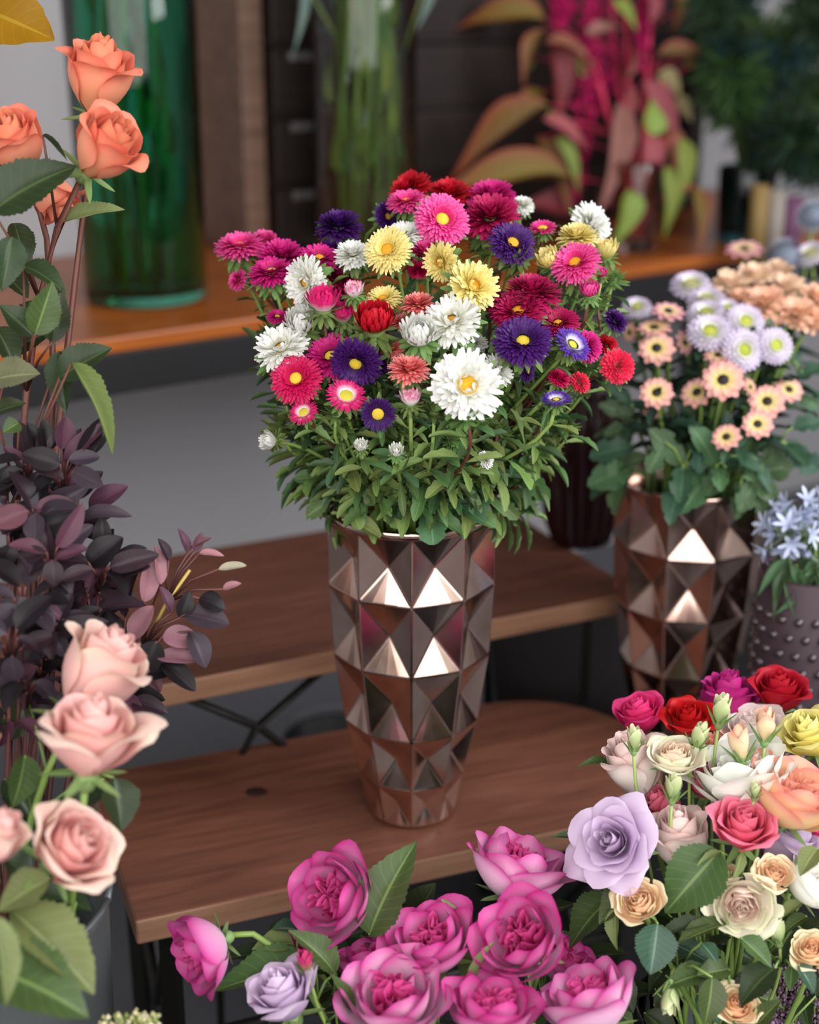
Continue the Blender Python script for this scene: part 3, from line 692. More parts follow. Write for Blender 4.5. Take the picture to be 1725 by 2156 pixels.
# ------------------------------------------------------------------ the aster bouquet
C_M = ('#8f0550', '#b80f66', '#cf2c86'); C_D = ('#7c0236', '#9c0840', '#b8205e'); C_CR = ('#b00040', '#c2084c', '#d01c60'); C_H = ('#c8145f', '#da2f80', '#ea60a6')
C_P = ('#2a0844', '#3a0d56', '#4e1e70'); C_PL = ('#e8dff0', '#552a9c', '#643cac'); C_W = ('#e2e4ca', '#e8e8e0', '#ebebe7'); C_Y = ('#dcc560', '#e8d680', '#eedf9c')
C_R = ('#8c0410', '#b0081c', '#cc1c30'); C_RP = ('#f0b0bc', '#d81f44', '#e22a50'); C_C = ('#d85450', '#e87472', '#f29c98'); C_HW = ('#fbeaf0', '#dd2a78', '#d81f70'); C_WP = ('#f6f2ee', '#f6e6ea', '#e86a9a')
DY = (.26, .13); DS = (.21, .10); DL = (.33, .13)
OR = '#e9a71c'; YE = '#e2c83a'; YG = '#c8c63a'; 
# x, y, diameter px, facing share, tilt direction, style, colours, eye, eye colour, nudge back (m), label
ASTERS = [
 (505, 513, 100, .40, 95, 'open', C_H, DY, OR, .00, 'hot pink aster with yellow eye, furthest left of the bouquet'),
 (557, 499, 56, .45, 90, 'pom', C_H, None, 0, .03, 'small hot pink aster half hidden behind the leftmost bloom'),
 (594, 534, 98, .62, 90, 'pom', C_M, None, 0, .03, 'full crimson-magenta aster beside the leftmost hot pink bloom'),
 (571, 568, 96, .45, 100, 'open', C_M, DY, YE, -.005, 'flat magenta aster with yellow eye below the leftmost bloom'),
 (496, 588, 44, .6, 160, 'pom', C_H, None, 0, .03, 'pale magenta aster peeping out under the leftmost bloom'),
 (713, 467, 98, .38, 92, 'pom', C_P, None, 0, .02, 'flat violet aster on top left of the bouquet against the stems'),
 (818, 455, 60, .7, 20, 'open', C_P, DY, OR, .05, 'dark violet aster in shade beside the clear glass vase'),
 (697, 520, 50, .6, 90, 'pom', C_P, None, 0, .03, 'small violet aster tucked left of the plain white bloom'),
 (742, 530, 76, .6, 95, 'pom', C_W, None, 0, .015, 'plain white aster without eye below the flat violet bloom'),
 (673, 540, 84, .6, 85, 'open', C_M, DY, OR, .02, 'magenta aster with orange eye above the tilted white bloom'),
 (714, 580, 92, .6, 80, 'pom', C_D, None, 0, .045, 'dark crimson aster deep behind the tilted white bloom'),
 (641, 594, 104, .78, 190, 'ragged', C_W, DS, OR, .0, 'white aster with small orange eye, tilted left, upper left'),
 (680, 628, 56, .42, 92, 'tuft', C_HW, DS, YE, -.015, 'half open pink aster bud with white streaks and green collar'),
 (584, 665, 44, .6, 90, 'open', C_M, DY, YG, .02, 'small magenta aster in shade at the left edge'),
 (633, 672, 60, .72, 100, 'ball', C_W, None, 0, .0, 'half closed white aster above the large left white bloom'),
 (591, 728, 114, .72, 110, 'ragged', C_W, DS, OR, -.005, 'large white aster with orange eye at the left edge'),
 (745, 608, 34, .55, 92, 'tuft', C_WP, None, 0, -.015, 'pink tipped white aster bud above the red bloom'),
 (720, 656, 44, .5, 95, 'tuft', C_HW, None, 0, .01, 'magenta aster bud opening behind the green collar, near the red bloom'),
 (695, 745, 110, .75, 110, 'open', C_M, DS, YE, .015, 'magenta aster behind the dark violet bloom on the left'),
 (748, 768, 106, .82, 250, 'open', C_P, DY, YE, -.01, 'dark violet aster with pale eye left of centre'),
 (622, 795, 104, .92, 120, 'open', C_CR, DY, YE, -.01, 'crimson pink aster with round yellow eye at lower left'),
 (730, 830, 78, .80, 80, 'thin', C_HW, DL, YG, -.01, 'crimson aster with wide yellow-green eye and white ring'),
 (638, 866, 58, .78, 120, 'thin', C_HW, DL, YG, -.005, 'small pink aster with yellow-green eye, lowest on the left'),
 (796, 873, 70, .95, 270, 'thin', C_P, DL, YE, -.015, 'violet aster with yellow eye, lowest of the violet blooms'),
 (788, 666, 76, .55, 92, 'ball', C_R, None, 0, -.02, 'incurved scarlet red aster in the middle left'),
 (814, 523, 98, .85, 130, 'open', C_Y, DY, OR, -.02, 'cream yellow aster with round orange eye, left of the yellow trio'),
 (852, 490, 88, .5, 95, 'open', C_W, None, 0, .015, 'white aster seen from the side behind the yellow blooms'),
 (926, 553, 84, .78, 190, 'ragged', C_Y, DY, OR, -.01, 'cream yellow aster in the middle of the yellow trio'),
 (1000, 600, 112, .82, 40, 'ragged', C_Y, DY, OR, -.025, 'large ragged cream yellow aster, right of the yellow trio'),
 (806, 625, 74, .6, 100, 'open', C_Y, DY, OR, .015, 'pale yellow aster half hidden behind the red bloom'),
 (880, 634, 70, .42, 92, 'pom', C_C, None, 0, -.005, 'coral pink aster above the closed white bloom'),
 (846, 674, 46, .5, 100, 'pom', C_C, None, 0, .015, 'small coral aster beside the red bloom'),
 (862, 770, 84, .55, 88, 'pom', C_C, None, 0, -.02, 'coral pink aster above the pink-white bud'),
 (826, 732, 52, .6, 110, 'open', C_C, DY, OR, .01, 'coral aster with orange eye in shade'),
 (882, 695, 68, .80, 95, 'ball', C_W, None, 0, -.03, 'round half closed white aster in the centre'),
 (950, 672, 126, .75, 110, 'ragged', C_W, DS, OR, -.02, 'big white aster with orange eye under the yellow trio'),
 (985, 810, 150, .95, 60, 'ragged', C_W, (.36, .18), '#e8b010', -.04, 'largest white aster with broad yellow eye, lower centre'),
 (1052, 778, 74, .6, 20, 'ragged', C_W, None, 0, -.005, 'shaded white aster just behind the largest white bloom'),
 (1000, 718, 52, .6, 90, 'pom', C_W, None, 0, .03, 'white aster sunk in the shade left of the big violet bloom'),
 (865, 836, 36, .5, 90, 'tuft', C_WP, None, 0, -.03, 'pink and white bud below the coral aster'),
 (858, 393, 92, .5, 125, 'pom', C_R, None, 0, .05, 'dark red aster at the very top of the bouquet'),
 (945, 402, 98, .38, 95, 'pom', C_R, None, 0, .05, 'flat dark red aster right of the topmost bloom'),
 (856, 420, 82, .42, 95, 'open', C_H, DY, OR, .025, 'flat hot pink aster with yellow eye near the top'),
 (933, 459, 112, .86, 60, 'open', C_H, DY, YE, .0, 'large hot pink aster with yellow eye facing out near the top'),
 (1037, 407, 102, .5, 90, 'pom', C_M, None, 0, .04, 'bright magenta double aster at the top right'),
 (1033, 447, 120, .62, 90, 'pom', C_D, None, 0, .01, 'large crimson double aster below the bright magenta one'),
 (1102, 428, 48, .6, 80, 'pom', C_W, None, 0, .05, 'small white aster right of the crimson double blooms'),
 (895, 525, 84, .6, 95, 'pom', C_H, None, 0, .02, 'hot pink aster hidden between the yellow blooms'),
 (880, 572, 48, .6, 270, 'pom', C_CR, None, 0, .025, 'crimson aster peeping out under the yellow trio'),
 (1082, 508, 98, .75, 60, 'open', C_P, DY, OR, .01, 'violet aster with orange eye under the crimson double bloom'),
 (1143, 477, 56, .42, 92, 'thin', C_H, DL, YE, .02, 'small flat pink aster with wide yellow eye on the upper right'),
 (1215, 492, 84, .42, 92, 'pom', C_Y, None, 0, -.005, 'flat cream yellow aster on the upper right'),
 (1252, 472, 96, .62, 25, 'pom', C_W, None, 0, .015, 'plain white aster at the upper right edge'),
 (1210, 549, 102, .72, 110, 'open', C_H, DY, OR, -.01, 'bright pink aster with yellow eye on the right'),
 (1276, 522, 44, .4, 90, 'tuft', C_Y, None, 0, .0, 'pale yellow bud at the right edge under the white bloom'),
 (1154, 543, 44, .5, 120, 'tuft', C_Y, None, 0, .015, 'pale yellow bud left of the bright pink bloom'),
 (1241, 607, 38, .6, 92, 'ball', C_H, None, 0, -.01, 'tiny pink ball bud on the right'),
 (1268, 573, 20, .5, 90, 'tuft', C_H, None, 0, .0, 'smallest pink bud at the right edge'),
 (1121, 607, 118, .34, 88, 'pom', C_D, None, 0, .0, 'flat dark crimson aster seen edge on at the right'),
 (1092, 648, 114, .66, 95, 'open', C_D, DS, OR, .0, 'dark crimson aster with orange eye right of centre'),
 (1175, 676, 88, .62, 95, 'open', C_D, DS, OR, .0, 'smaller dark crimson aster further right with yellow eye'),
 (1045, 645, 66, .6, 180, 'pom', C_D, None, 0, .03, 'crimson aster in deep shade behind the large yellow bloom'),
 (1102, 713, 118, .78, 85, 'open', C_P, DS, YE, -.025, 'large deep violet aster with yellow eye, right of centre'),
 (1209, 722, 80, .58, 50, 'thin', C_PL, DS, YE, -.02, 'blue-violet aster with white centre on the right'),
 (1243, 728, 66, .75, 20, 'pom', C_M, None, 0, .0, 'magenta aster behind the blue-violet bloom'),
 (1300, 672, 54, .5, 45, 'pom', C_P, None, 0, .0, 'violet aster at the far right edge'),
 (1305, 770, 72, .9, 20, 'pom', C_RP, None, 0, -.01, 'red aster with pink heart, furthest right'),
 (1280, 722, 46, .7, 60, 'pom', C_R, None, 0, .02, 'small scarlet aster above the red pink-hearted one'),
 (1171, 838, 60, .42, 92, 'thin', C_PL, DS, YE, -.01, 'small blue-violet aster low on the right'),
 (1180, 793, 48, .5, 60, 'pom', C_CR, None, 0, .005, 'small crimson aster low on the right'),
 (1226, 803, 46, .6, 30, 'pom', C_RP, None, 0, .01, 'rosy red aster beside the low crimson one'),
 (1113, 782, 44, .6, 0, 'open', C_P, DY, YG, .01, 'violet aster in shade under the large deep violet bloom'),
 (564, 928, 34, .5, 175, 'tuft', C_W, None, 0, .0, 'white bud sticking out low on the left'),
 (835, 948, 26, .8, 90, 'tuft', C_W, None, 0, -.02, 'greenish white bud above the vase rim'),
 (760, 938, 24, .8, 90, 'tuft', C_W, None, 0, -.02, 'tiny white bud left above the vase rim'),
 (1026, 966, 38, .6, 30, 'pom', C_W, None, 0, .005, 'small white aster low among the leaves'),
 (1150, 600, 24, .6, 90, 'tuft', C_H, None, 0, .02, 'small pink bud under the violet aster with orange eye'),
 (803, 762, 50, .6, 20, 'pom', C_P, None, 0, .02, 'violet aster mostly hidden right of the dark violet bloom'),
]
rg = random.Random(5)
BC = (890.0, 700.0)
def bouquet_depth(x, y, nd):
    dx = (x - BC[0]) * 1.3 / FPX; dy = (BC[1] - y) * 1.3 / FPX
    q = max(0.0, 1 - (dx / .205) ** 2 - (dy / .16) ** 2)
    return 1.325 - .115 * math.sqrt(q) + .28 * dy + nd
def vase_base(v, x, rg, rmax=.034, zb=.10, s=.00010):
    a = rg.uniform(0, 6.28); r = rmax * math.sqrt(rg.random())
    return v + Vector((max(-rmax, min(rmax, (x - 870) * s)) * .8 + r * .4 * math.cos(a), r * math.sin(a), zb))
for (x, y, px, a, deg, st, cols, disc, dc, nd, lb) in ASTERS:
    d = bouquet_depth(x, y, nd)
    small = px < 40
    daisy('china_aster', x, y, px, d, a, deg, st, cols, lb, vase_base(V1, x, rg), rg, disc, dc or OR, bracts=1.15 if st not in ('tuft', 'ball') else 1.25,
          group='asters in the bronze vase', leaves=12 if not small else 8, LL=(.042, .02), lw=.25,
          kick=.3, t0=.42, rim=(V1, .34, .058))
# green leafy side shoots with unopened buds filling the lower half of the bouquet
SH = 'green leafy aster shoot with unopened bud in the bronze vase'
SHOTS = [(708, 873, 1.21, 46), (860, 1000, 1.2, 40), (795, 985, 1.21, 44), (720, 905, 1.22, 40), (985, 880, 1.17, 62), (915, 870, 1.19, 52), (1050, 905, 1.24, 40), (880, 985, 1.2, 50), (1035, 820, 1.22, 36),
         (655, 655, 1.25, 44), (1090, 545, 1.27, 60), (1165, 760, 1.25, 60), (1090, 1010, 1.27, 46), (1130, 950, 1.28, 50), (1150, 870, 1.28, 54), (700, 980, 1.26, 46), (640, 940, 1.29, 46), (590, 890, 1.30, 40), (670, 1040, 1.29, 40), (1110, 1070, 1.30, 40),
         (960, 930, 1.2, 44), (1015, 1010, 1.22, 44), (930, 1010, 1.21, 44), (850, 905, 1.22, 44), (770, 1020, 1.23, 40), (600, 830, 1.29, 36), (1255, 640, 1.29, 50), (1290, 590, 1.31, 44), (570, 700, 1.3, 40), (1010, 520, 1.31, 40), (760, 560, 1.3, 40), (960, 740, 1.24, 40),
         (1240, 770, 1.28, 50), (1190, 900, 1.3, 44), (900, 760, 1.23, 40), (660, 700, 1.26, 40), (1180, 590, 1.29, 44)]
for k, (x, y, d, px) in enumerate(SHOTS):
    d += .02 if y < 880 else .02 + .06 * min(1, (y - 880) / 120); px *= 1.4; d -= .015
    c = P(x, y, d); n = facing(c, rg.uniform(.25, .6), rg.uniform(60, 120)); R = px / 2 * d / FPX
    bs = vase_base(V1, x, rg, .034); rt = root('aster_shoot', bs, SH, 'foliage', 'unopened aster shoots in the bronze vase')
    ob('green_bud', greenbud_mesh(), bract_matm(), rt, Matrix.Translation(c - bs) @ axes(n, rg.uniform(0, 6)) @ Matrix.Scale(R, 4))['kind'] = 'stuff'
    L = (c - bs).length; pts = via_rim(bs, V1, .34, c - n * R * .2, n, .064, 9, .3)
    b = MB(); b.tube([p - bs for p in pts], .0016, 6); ob('stem', b.me('stem'), rg.choice((ST_GREEN, ST_RED, ST_PALE)), rt)
    stem_leaves(rt, bs, pts, (G_AST, G_AST_D, G_AST_L, G_AST_L, G_AST), L_ASTER, rg, 16, .046, .026, .24, .36)
# broad basal leaves spilling over the rim of the vase: base px -> tip px, width px
OVER = [(905, 1062, 1.235, 912, 1142, 1.215, 62, G_AST_B, 0), (700, 1080, 1.24, 800, 1112, 1.225, 40, G_AST_L, 1), (790, 1040, 1.23, 845, 1108, 1.215, 40, G_AST_L, 0), (960, 1060, 1.235, 1020, 1095, 1.22, 34, G_AST_D, 0), (1000, 1000, 1.24, 1010, 1085, 1.225, 50, G_AST_B, 0), (1035, 1040, 1.25, 1085, 1088, 1.24, 30, G_AST, 2), (940, 930, 1.22, 965, 985, 1.20, 44, G_AST_B, 0), (690, 1010, 1.27, 625, 1000, 1.26, 36, G_AST, 1), (700, 1050, 1.26, 652, 1080, 1.25, 36, G_AST, 2), (1080, 960, 1.27, 1150, 1050, 1.26, 40, G_AST, 2), (640, 935, 1.29, 565, 900, 1.29, 34, G_AST_D, 0), (820, 1010, 1.22, 770, 1060, 1.215, 36, G_AST, 0), (860, 1030, 1.22, 905, 1010, 1.2, 34, G_AST, 0), (870, 1050, 1.225, 935, 1045, 1.21, 36, G_AST_D, 0), (740, 1075, 1.23, 760, 1108, 1.22, 36, G_AST_L, 1), (1010, 1095, 1.23, 975, 1112, 1.22, 26, G_AST_L, 1), (985, 1085, 1.235, 1045, 1105, 1.225, 30, G_AST, 0), (1060, 1000, 1.26, 1130, 990, 1.25, 30, G_AST, 2), (990, 930, 1.2, 1060, 1010, 1.2, 30, G_AST_L, 2)]
for k, (x0, y0, d0, x1, y1, d1, w, mt, mi) in enumerate(OVER):
    bs = vase_base(V1, x0, rg, .034); rt = root('aster_leaf_stalk', bs, 'broad toothed aster leaf hanging over the rim of the bronze vase', 'leaf', 'broad leaves over the bronze vase rim')
    d0 += .062; d1 += .062; p0 = P(x0, y0, d0); pts = via_rim(bs, V1, .338, p0, Vector((0, -.6, .6)), .070, 9, .2)
    b = MB(); b.tube([p - bs for p in pts], .0014, 6); ob('stem', b.me('stem'), ST_GREEN, rt)
    add_leaf(dict(root=rt, base=bs, pts=pts), x0, y0, d0, x1, y1, d1, w, L_ASTER[mi], mt, .8, rg.uniform(40, 140), False)

# ------------------------------------------------------------------ mixed roses, lower right
rg = random.Random(11)
def jit(v, r, z): a = rg.uniform(0, 6.28); q = r * math.sqrt(rg.random()); return Vector((v.x + q * math.cos(a), v.y + q * math.sin(a), z))
LAV = ('#bd9cc8', '#d4bad8', '#dcc6e0'); BLUSH = ('#f8f4e6', '#faeee4', '#f6d4d0'); CORAL = ('#e8506a', '#ea6480', '#f0849c'); HOT = ('#c01458', '#d82468', '#e24484')
REDC = ('#f2d8b0', '#c8181c', '#c41a1c'); MAGD = ('#a81060', '#b81c74', '#c43488'); RED = ('#8c0616', '#a80c20', '#c02034'); WHB = ('#f2e6dc', '#f2e8e0', '#f2dcd8')
YEL = ('#f0d848', '#f6e878', '#f8f0a4'); WHT = ('#f4f2da', '#faf9ee', '#fbfbf4'); APR = ('#f8dc94', '#f8d4a0', '#f09a92'); PEA = ('#f6c498', '#f8d8b2', '#efe4bc'); CRG = ('#f6e4d6', '#f8eedc', '#e6e8c0')
GRB = ('#86a05c', '#b4c488', '#e2e2b8'); PBUD = ('#e8d49c', '#f2dcb4', '#f0b49c')
MIX = [
 (1288, 1772, 190, 1.165, .93, 150, 'flat', LAV, None, 'large open lavender rose with pointed petals, left of the mixed bunch', 0),
 (1432, 1768, 122, 1.19, .50, 95, 'tall', BLUSH, None, 'blush and cream rose right of the large lavender one', 1),
 (1565, 1744, 136, 1.155, .75, 75, 'tea', CORAL, None, 'coral pink rose in the middle of the mixed bunch', 2),
 (1335, 1610, 122, 1.225, .45, 105, 'tall', BLUSH, None, 'pale pink and white rose at the upper left of the mixed bunch', 0),
 (1422, 1588, 108, 1.195, .6, 80, 'rosette', CRG, ('#f0c8b0', '#f2d6bc', '#f2dcc4'), 'cream rose with green tinged rim beside the pale pink one', 1),
 (1347, 1507, 110, 1.275, .5, 100, 'tea', HOT, None, 'hot pink rose at the top left corner of the mixed bunch', 2),
 (1452, 1522, 112, 1.265, .6, 90, 'tea', REDC, None, 'scarlet rose with cream petal backs', 0),
 (1530, 1480, 115, 1.31, .35, 80, 'tall', MAGD, None, 'magenta rose at the back behind the tall green bud', 1),
 (1642, 1460, 122, 1.30, .5, 80, 'tea', RED, None, 'deep red rose at the top of the mixed bunch', 2),
 (1588, 1525, 124, 1.27, .55, 90, 'rosette', WHB, None, 'blush white rose behind the peach buds', 0),
 (1708, 1548, 130, 1.235, .6, 110, 'tea', YEL, None, 'yellow rose at the right edge', 1),
 (1560, 1640, 180, 1.20, .45, 100, 'cup', WHT, None, 'big white rose with broad outer petals in the mixed bunch', 2),
 (1668, 1688, 170, 1.175, .5, 60, 'cup', APR, None, 'apricot yellow rose with pink rims', 0),
 (1480, 1634, 84, 1.225, .55, 90, 'tall', CORAL, None, 'coral rose wedged between the cream and white ones', 1),
 (1400, 1697, 80, 1.225, .5, 140, 'tall', CORAL, None, 'small coral pink rose above the blush one', 2),
 (1656, 1788, 125, 1.20, .4, 60, 'tall', LAV, None, 'lavender rose half hidden right of the coral pink one', 0),
 (1346, 1896, 92, 1.145, .85, 110, 'rosette', PEA, ('#f0b48c', '#f3c49c', '#f4d0ac'), 'small peach spray rose below the large lavender one', 0),
 (1563, 1905, 124, 1.145, .92, 280, 'rosette', CRG, ('#f0c8bc', '#f4d8cc', '#f4e0d0'), 'round cream rose facing the camera, low in the bunch', 2),
 (1633, 1838, 70, 1.145, .85, 60, 'rosette', PEA, ('#f0b48c', '#f3c49c', '#f4d0ac'), 'small peach spray rose above right of the round cream one', 1),
 (1706, 1866, 116, 1.16, .4, 40, 'cup', WHT, None, 'white rose cut by the right edge', 1),
 (1553, 2116, 82, 1.13, .85, 60, 'rosette', PEA, ('#f0a878', '#f2ba90', '#f2c8a0'), 'peach spray rose at the very bottom of the mixed bunch', 2),
 (1710, 2000, 78, 1.14, .8, 80, 'rosette', PEA, ('#f0a878', '#f2ba90', '#f2c8a0'), 'peach spray rose low at the right edge', 0),
 (1526, 1838, 46, 1.165, .7, 100, 'rosette', PEA, None, 'tiny peach rose under the coral pink one', 1),
 (1720, 1742, 70, 1.215, .5, 60, 'tea', HOT, None, 'hot pink rose cut by the right edge', 1),
 (1512, 1570, 76, 1.255, .6, 90, 'rosette', ('#e88c78', '#ee9c88', '#f0b09c'), None, 'salmon rose deep behind the white one', 0),
]
MIXR = []
for (x, y, px, d, a, deg, st, c, inn, lb, var) in MIX:
    MIXR.append(rose('spray_rose' if px < 95 else 'garden_rose', x, y, px * 1.2, d, a, deg, st, c, lb, jit(VX0, .045, VX0.z - .22), var, rg.uniform(0, 6), 'roses in the mixed bunch', inner=inn, ninner=14 if inn else 0, bend=.35, srad=.0026))
BUDS = [(1335, 1552, 38, 1.19, .2, 88, GRB, 'round green rosebud on a bent stalk over the pale pink rose'), (1520, 1490, 46, 1.2, .2, 78, GRB, 'tall green rosebud standing above the scarlet rose'),
        (1475, 1546, 42, 1.2, .3, 70, GRB, 'green rosebud right of the scarlet rose'), (1558, 1560, 54, 1.18, .3, 95, PBUD, 'peach rosebud opening above the big white rose'), (1612, 1522, 50, 1.19, .25, 85, PBUD, 'peach pink rosebud in front of the blush white rose'),
        (1420, 1653, 42, 1.17, .25, 80, GRB, 'green rosebud under the cream rose'), (1633, 1953, 46, 1.15, .5, 100, GRB, 'pale green rosebud right of the round cream rose'), (1410, 2106, 46, 1.13, .3, 262, GRB, 'drooping cream rosebud at the bottom of the mixed bunch'), (1590, 1662, 26, 1.15, .4, 80, GRB, 'tiny green rosebud on the big white rose')]
for (x, y, px, d, a, deg, c, lb) in BUDS:
    MIXR.append(rose('rosebud', x, y, px, d, a, deg, 'bud', c, lb, jit(VX0, .045, VX0.z - .22), 0, rg.uniform(0, 6), 'rosebuds in the mixed bunch', bend=.3, srad=.0017, smat=ST_PALE, cat='rosebud', off=.6))
def leaves_for(rs, L, sm=None):
    for (x0, y0, x1, y1, w, d, mt, a, deg) in L:
        p = P(x0, y0, d); r = min(rs, key=lambda q: (near(q['pts'], p) - p).length)
        add_leaf(r, x0, y0, d, x1, y1, d - .012, w, rg.choice(L_ROSE), mt, a, deg, smat=sm or ST_GREEN)
leaves_for(MIXR, [(1515, 1792, 1402, 1914, 128, 1.15, G_ROSE, .95, 60), (1345, 1862, 1256, 1930, 78, 1.18, G_ROSE, .8, 120), (1292, 1888, 1186, 1968, 92, 1.21, G_ROSE, .7, 100), (1385, 1945, 1372, 2052, 92, 1.14, G_ROSE_B, .85, 60),
  (1500, 1948, 1368, 1962, 44, 1.15, G_ROSE_D, .6, 90), (1530, 1945, 1425, 1978, 52, 1.145, G_ROSE, .6, 90), (1495, 2050, 1406, 2058, 62, 1.14, G_ROSE, .8, 90), (1535, 2040, 1470, 2050, 52, 1.14, G_ROSE, .8, 60), (1500, 2058, 1493, 2160, 68, 1.12, G_ROSE, .9, 0),
  (1560, 1975, 1628, 2032, 60, 1.14, G_ROSE, .7, 60), (1632, 2038, 1552, 2098, 76, 1.13, G_ROSE_D, .85, 120), (1478, 1986, 1512, 2024, 40, 1.14, G_ROSE_B, .8, 60), (1690, 1958, 1655, 2036, 56, 1.16, G_ROSE_D, .8, 30), (1592, 2160, 1640, 2105, 44, 1.13, G_ROSE, .8, 60),
  (1668, 2036, 1664, 2084, 30, 1.14, G_ROSE, .8, 90), (1682, 2032, 1722, 2084, 40, 1.13, G_ROSE_B, .8, 60), (1300, 1914, 1282, 1992, 42, 1.17, G_ROSE_L, .7, 180), (1290, 1612, 1228, 1594, 30, 1.24, G_ROSE, .6, 90), (1562, 1794, 1548, 1850, 26, 1.15, G_ROSE_L, .8, 0),
  (1722, 1786, 1684, 1830, 50, 1.14, G_ROSE_L, .8, 90), (1520, 1795, 1470, 1812, 20, 1.15, G_ROSE_L, .7, 90), (1690, 1900, 1640, 1925, 30, 1.15, G_ROSE_L, .7, 90), (1700, 1930, 1650, 1950, 34, 1.16, G_ROSE, .7, 90), (1230, 1770, 1165, 1756, 22, 1.22, G_ROSE, .6, 90)])
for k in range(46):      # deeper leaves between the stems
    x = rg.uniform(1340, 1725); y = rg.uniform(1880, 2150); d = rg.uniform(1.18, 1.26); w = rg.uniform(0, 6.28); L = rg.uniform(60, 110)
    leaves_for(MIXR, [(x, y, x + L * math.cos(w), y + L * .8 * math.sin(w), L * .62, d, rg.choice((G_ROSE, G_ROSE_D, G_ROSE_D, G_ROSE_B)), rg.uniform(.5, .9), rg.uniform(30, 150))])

# ------------------------------------------------------------------ magenta garden roses, bottom
MO = ('#f0cfe4', '#e488c0', '#c92a88'); MOP = ('#f8e6f2', '#f0bedc', '#d0409a'); MI_ = ('#b0105a', '#cc2876', '#de5a9e')
MAGS = [
 (712, 1890, 178, 1.17, .78, 165, 'cup', MO, 'magenta garden rose with ruffled heart beside the tall upright leaf', 0), (432, 1996, 156, 1.15, .28, 205, 'cup', MO, 'nodding magenta rose seen from its side, furthest left', 1),
 (1086, 1838, 192, 1.20, .30, 70, 'cup', MOP, 'pale pink rose with magenta rims seen from behind, above the open magenta one', 2), (1103, 1985, 182, 1.135, .85, 130, 'cup', MO, 'wide open magenta rose with deep heart right of centre', 1),
 (914, 1990, 176, 1.15, .68, 110, 'cup', MO, 'cupped magenta rose in the middle of the bottom row', 2), (785, 2030, 140, 1.185, .30, 110, 'cup', MO, 'magenta rose half hidden left of the cupped one', 0),
 (832, 2112, 205, 1.11, .72, 100, 'cup', MOP, 'big pink rose at the bottom centre', 1), (1035, 2138, 176, 1.10, .55, 80, 'cup', MO, 'magenta rose cut by the bottom edge, right of the big pink one', 0),
 (1246, 2118, 196, 1.12, .35, 110, 'cup', MOP, 'pale striped pink rose at the bottom right of the magenta group', 2), (1186, 2030, 120, 1.20, .5, 60, 'cup', MO, 'magenta rose behind the wide open one', 0),
 (640, 1985, 92, 1.225, .5, 120, 'cup', ('#a00c58', '#b81c6c', '#c83884'), 'crumpled deep magenta rose in shade under the ruffled one', 1),
]
MAGR = []
for (x, y, px, d, a, deg, st, c, lb, var) in MAGS:
    MAGR.append(rose('garden_rose', x, y, px * 1.1, d, a, deg, st, c, lb, jit(VM0, .06, VM0.z - .12), var, rg.uniform(0, 6), 'magenta roses along the bottom', inner=MI_, ninner=15, bend=.4))
MAGR.append(rose('garden_rose', 597, 2096, 180, 1.12, .6, 120, 'tea', LAV, 'lavender rose among the magenta ones at the bottom left', jit(VM0, .06, VM0.z - .12), 1, 1.0, 'magenta roses along the bottom', bend=.4))
MAGR.append(rose('rosebud', 643, 2022, 38, 1.125, .3, 105, 'bud', ('#8aa050', '#b0305c', '#c83070'), 'green and red rosebud above the lavender rose', jit(VM0, .06, VM0.z - .12), 0, 1, srad=.0018, smat=ST_PALE, cat='rosebud', off=.6))
leaves_for(MAGR, [(778, 1968, 842, 1784, 118, 1.16, G_ROSE, .9, 180), (665, 2040, 450, 2052, 112, 1.16, G_ROSE, .7, 90), (618, 1988, 540, 1978, 66, 1.18, G_ROSE_L, .7, 90), (628, 1960, 584, 1942, 50, 1.19, G_ROSE_B, .7, 120), (705, 2050, 640, 1952, 74, 1.14, G_ROSE, .7, 20),
  (960, 1958, 944, 1896, 38, 1.17, G_ROSE_L, .8, 30), (990, 2085, 1058, 1892, 92, 1.165, G_ROSE_L, .7, 160), (865, 1965, 908, 1860, 92, 1.2, G_ROSE_D, .8, 160), (738, 2140, 704, 2050, 40, 1.11, G_ROSE, .7, 20), (1000, 2075, 1012, 1988, 30, 1.13, G_ROSE_L, .7, 160), (1128, 2155, 1132, 2085, 60, 1.16, G_ROSE_D, .8, 90),
  (560, 2010, 480, 2000, 50, 1.2, G_ROSE_D, .7, 90), (700, 2080, 560, 2150, 90, 1.2, G_ROSE_D, .8, 90), (1290, 2050, 1340, 2130, 60, 1.2, G_ROSE_D, .8, 90)])
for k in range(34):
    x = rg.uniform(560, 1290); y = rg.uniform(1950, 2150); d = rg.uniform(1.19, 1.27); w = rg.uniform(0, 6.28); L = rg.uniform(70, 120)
    leaves_for(MAGR, [(x, y, x + L * math.cos(w), y + L * .7 * math.sin(w), L * .6, d, rg.choice((G_ROSE_D, G_ROSE_D, G_ROSE)), rg.uniform(.5, .9), rg.uniform(30, 150))])

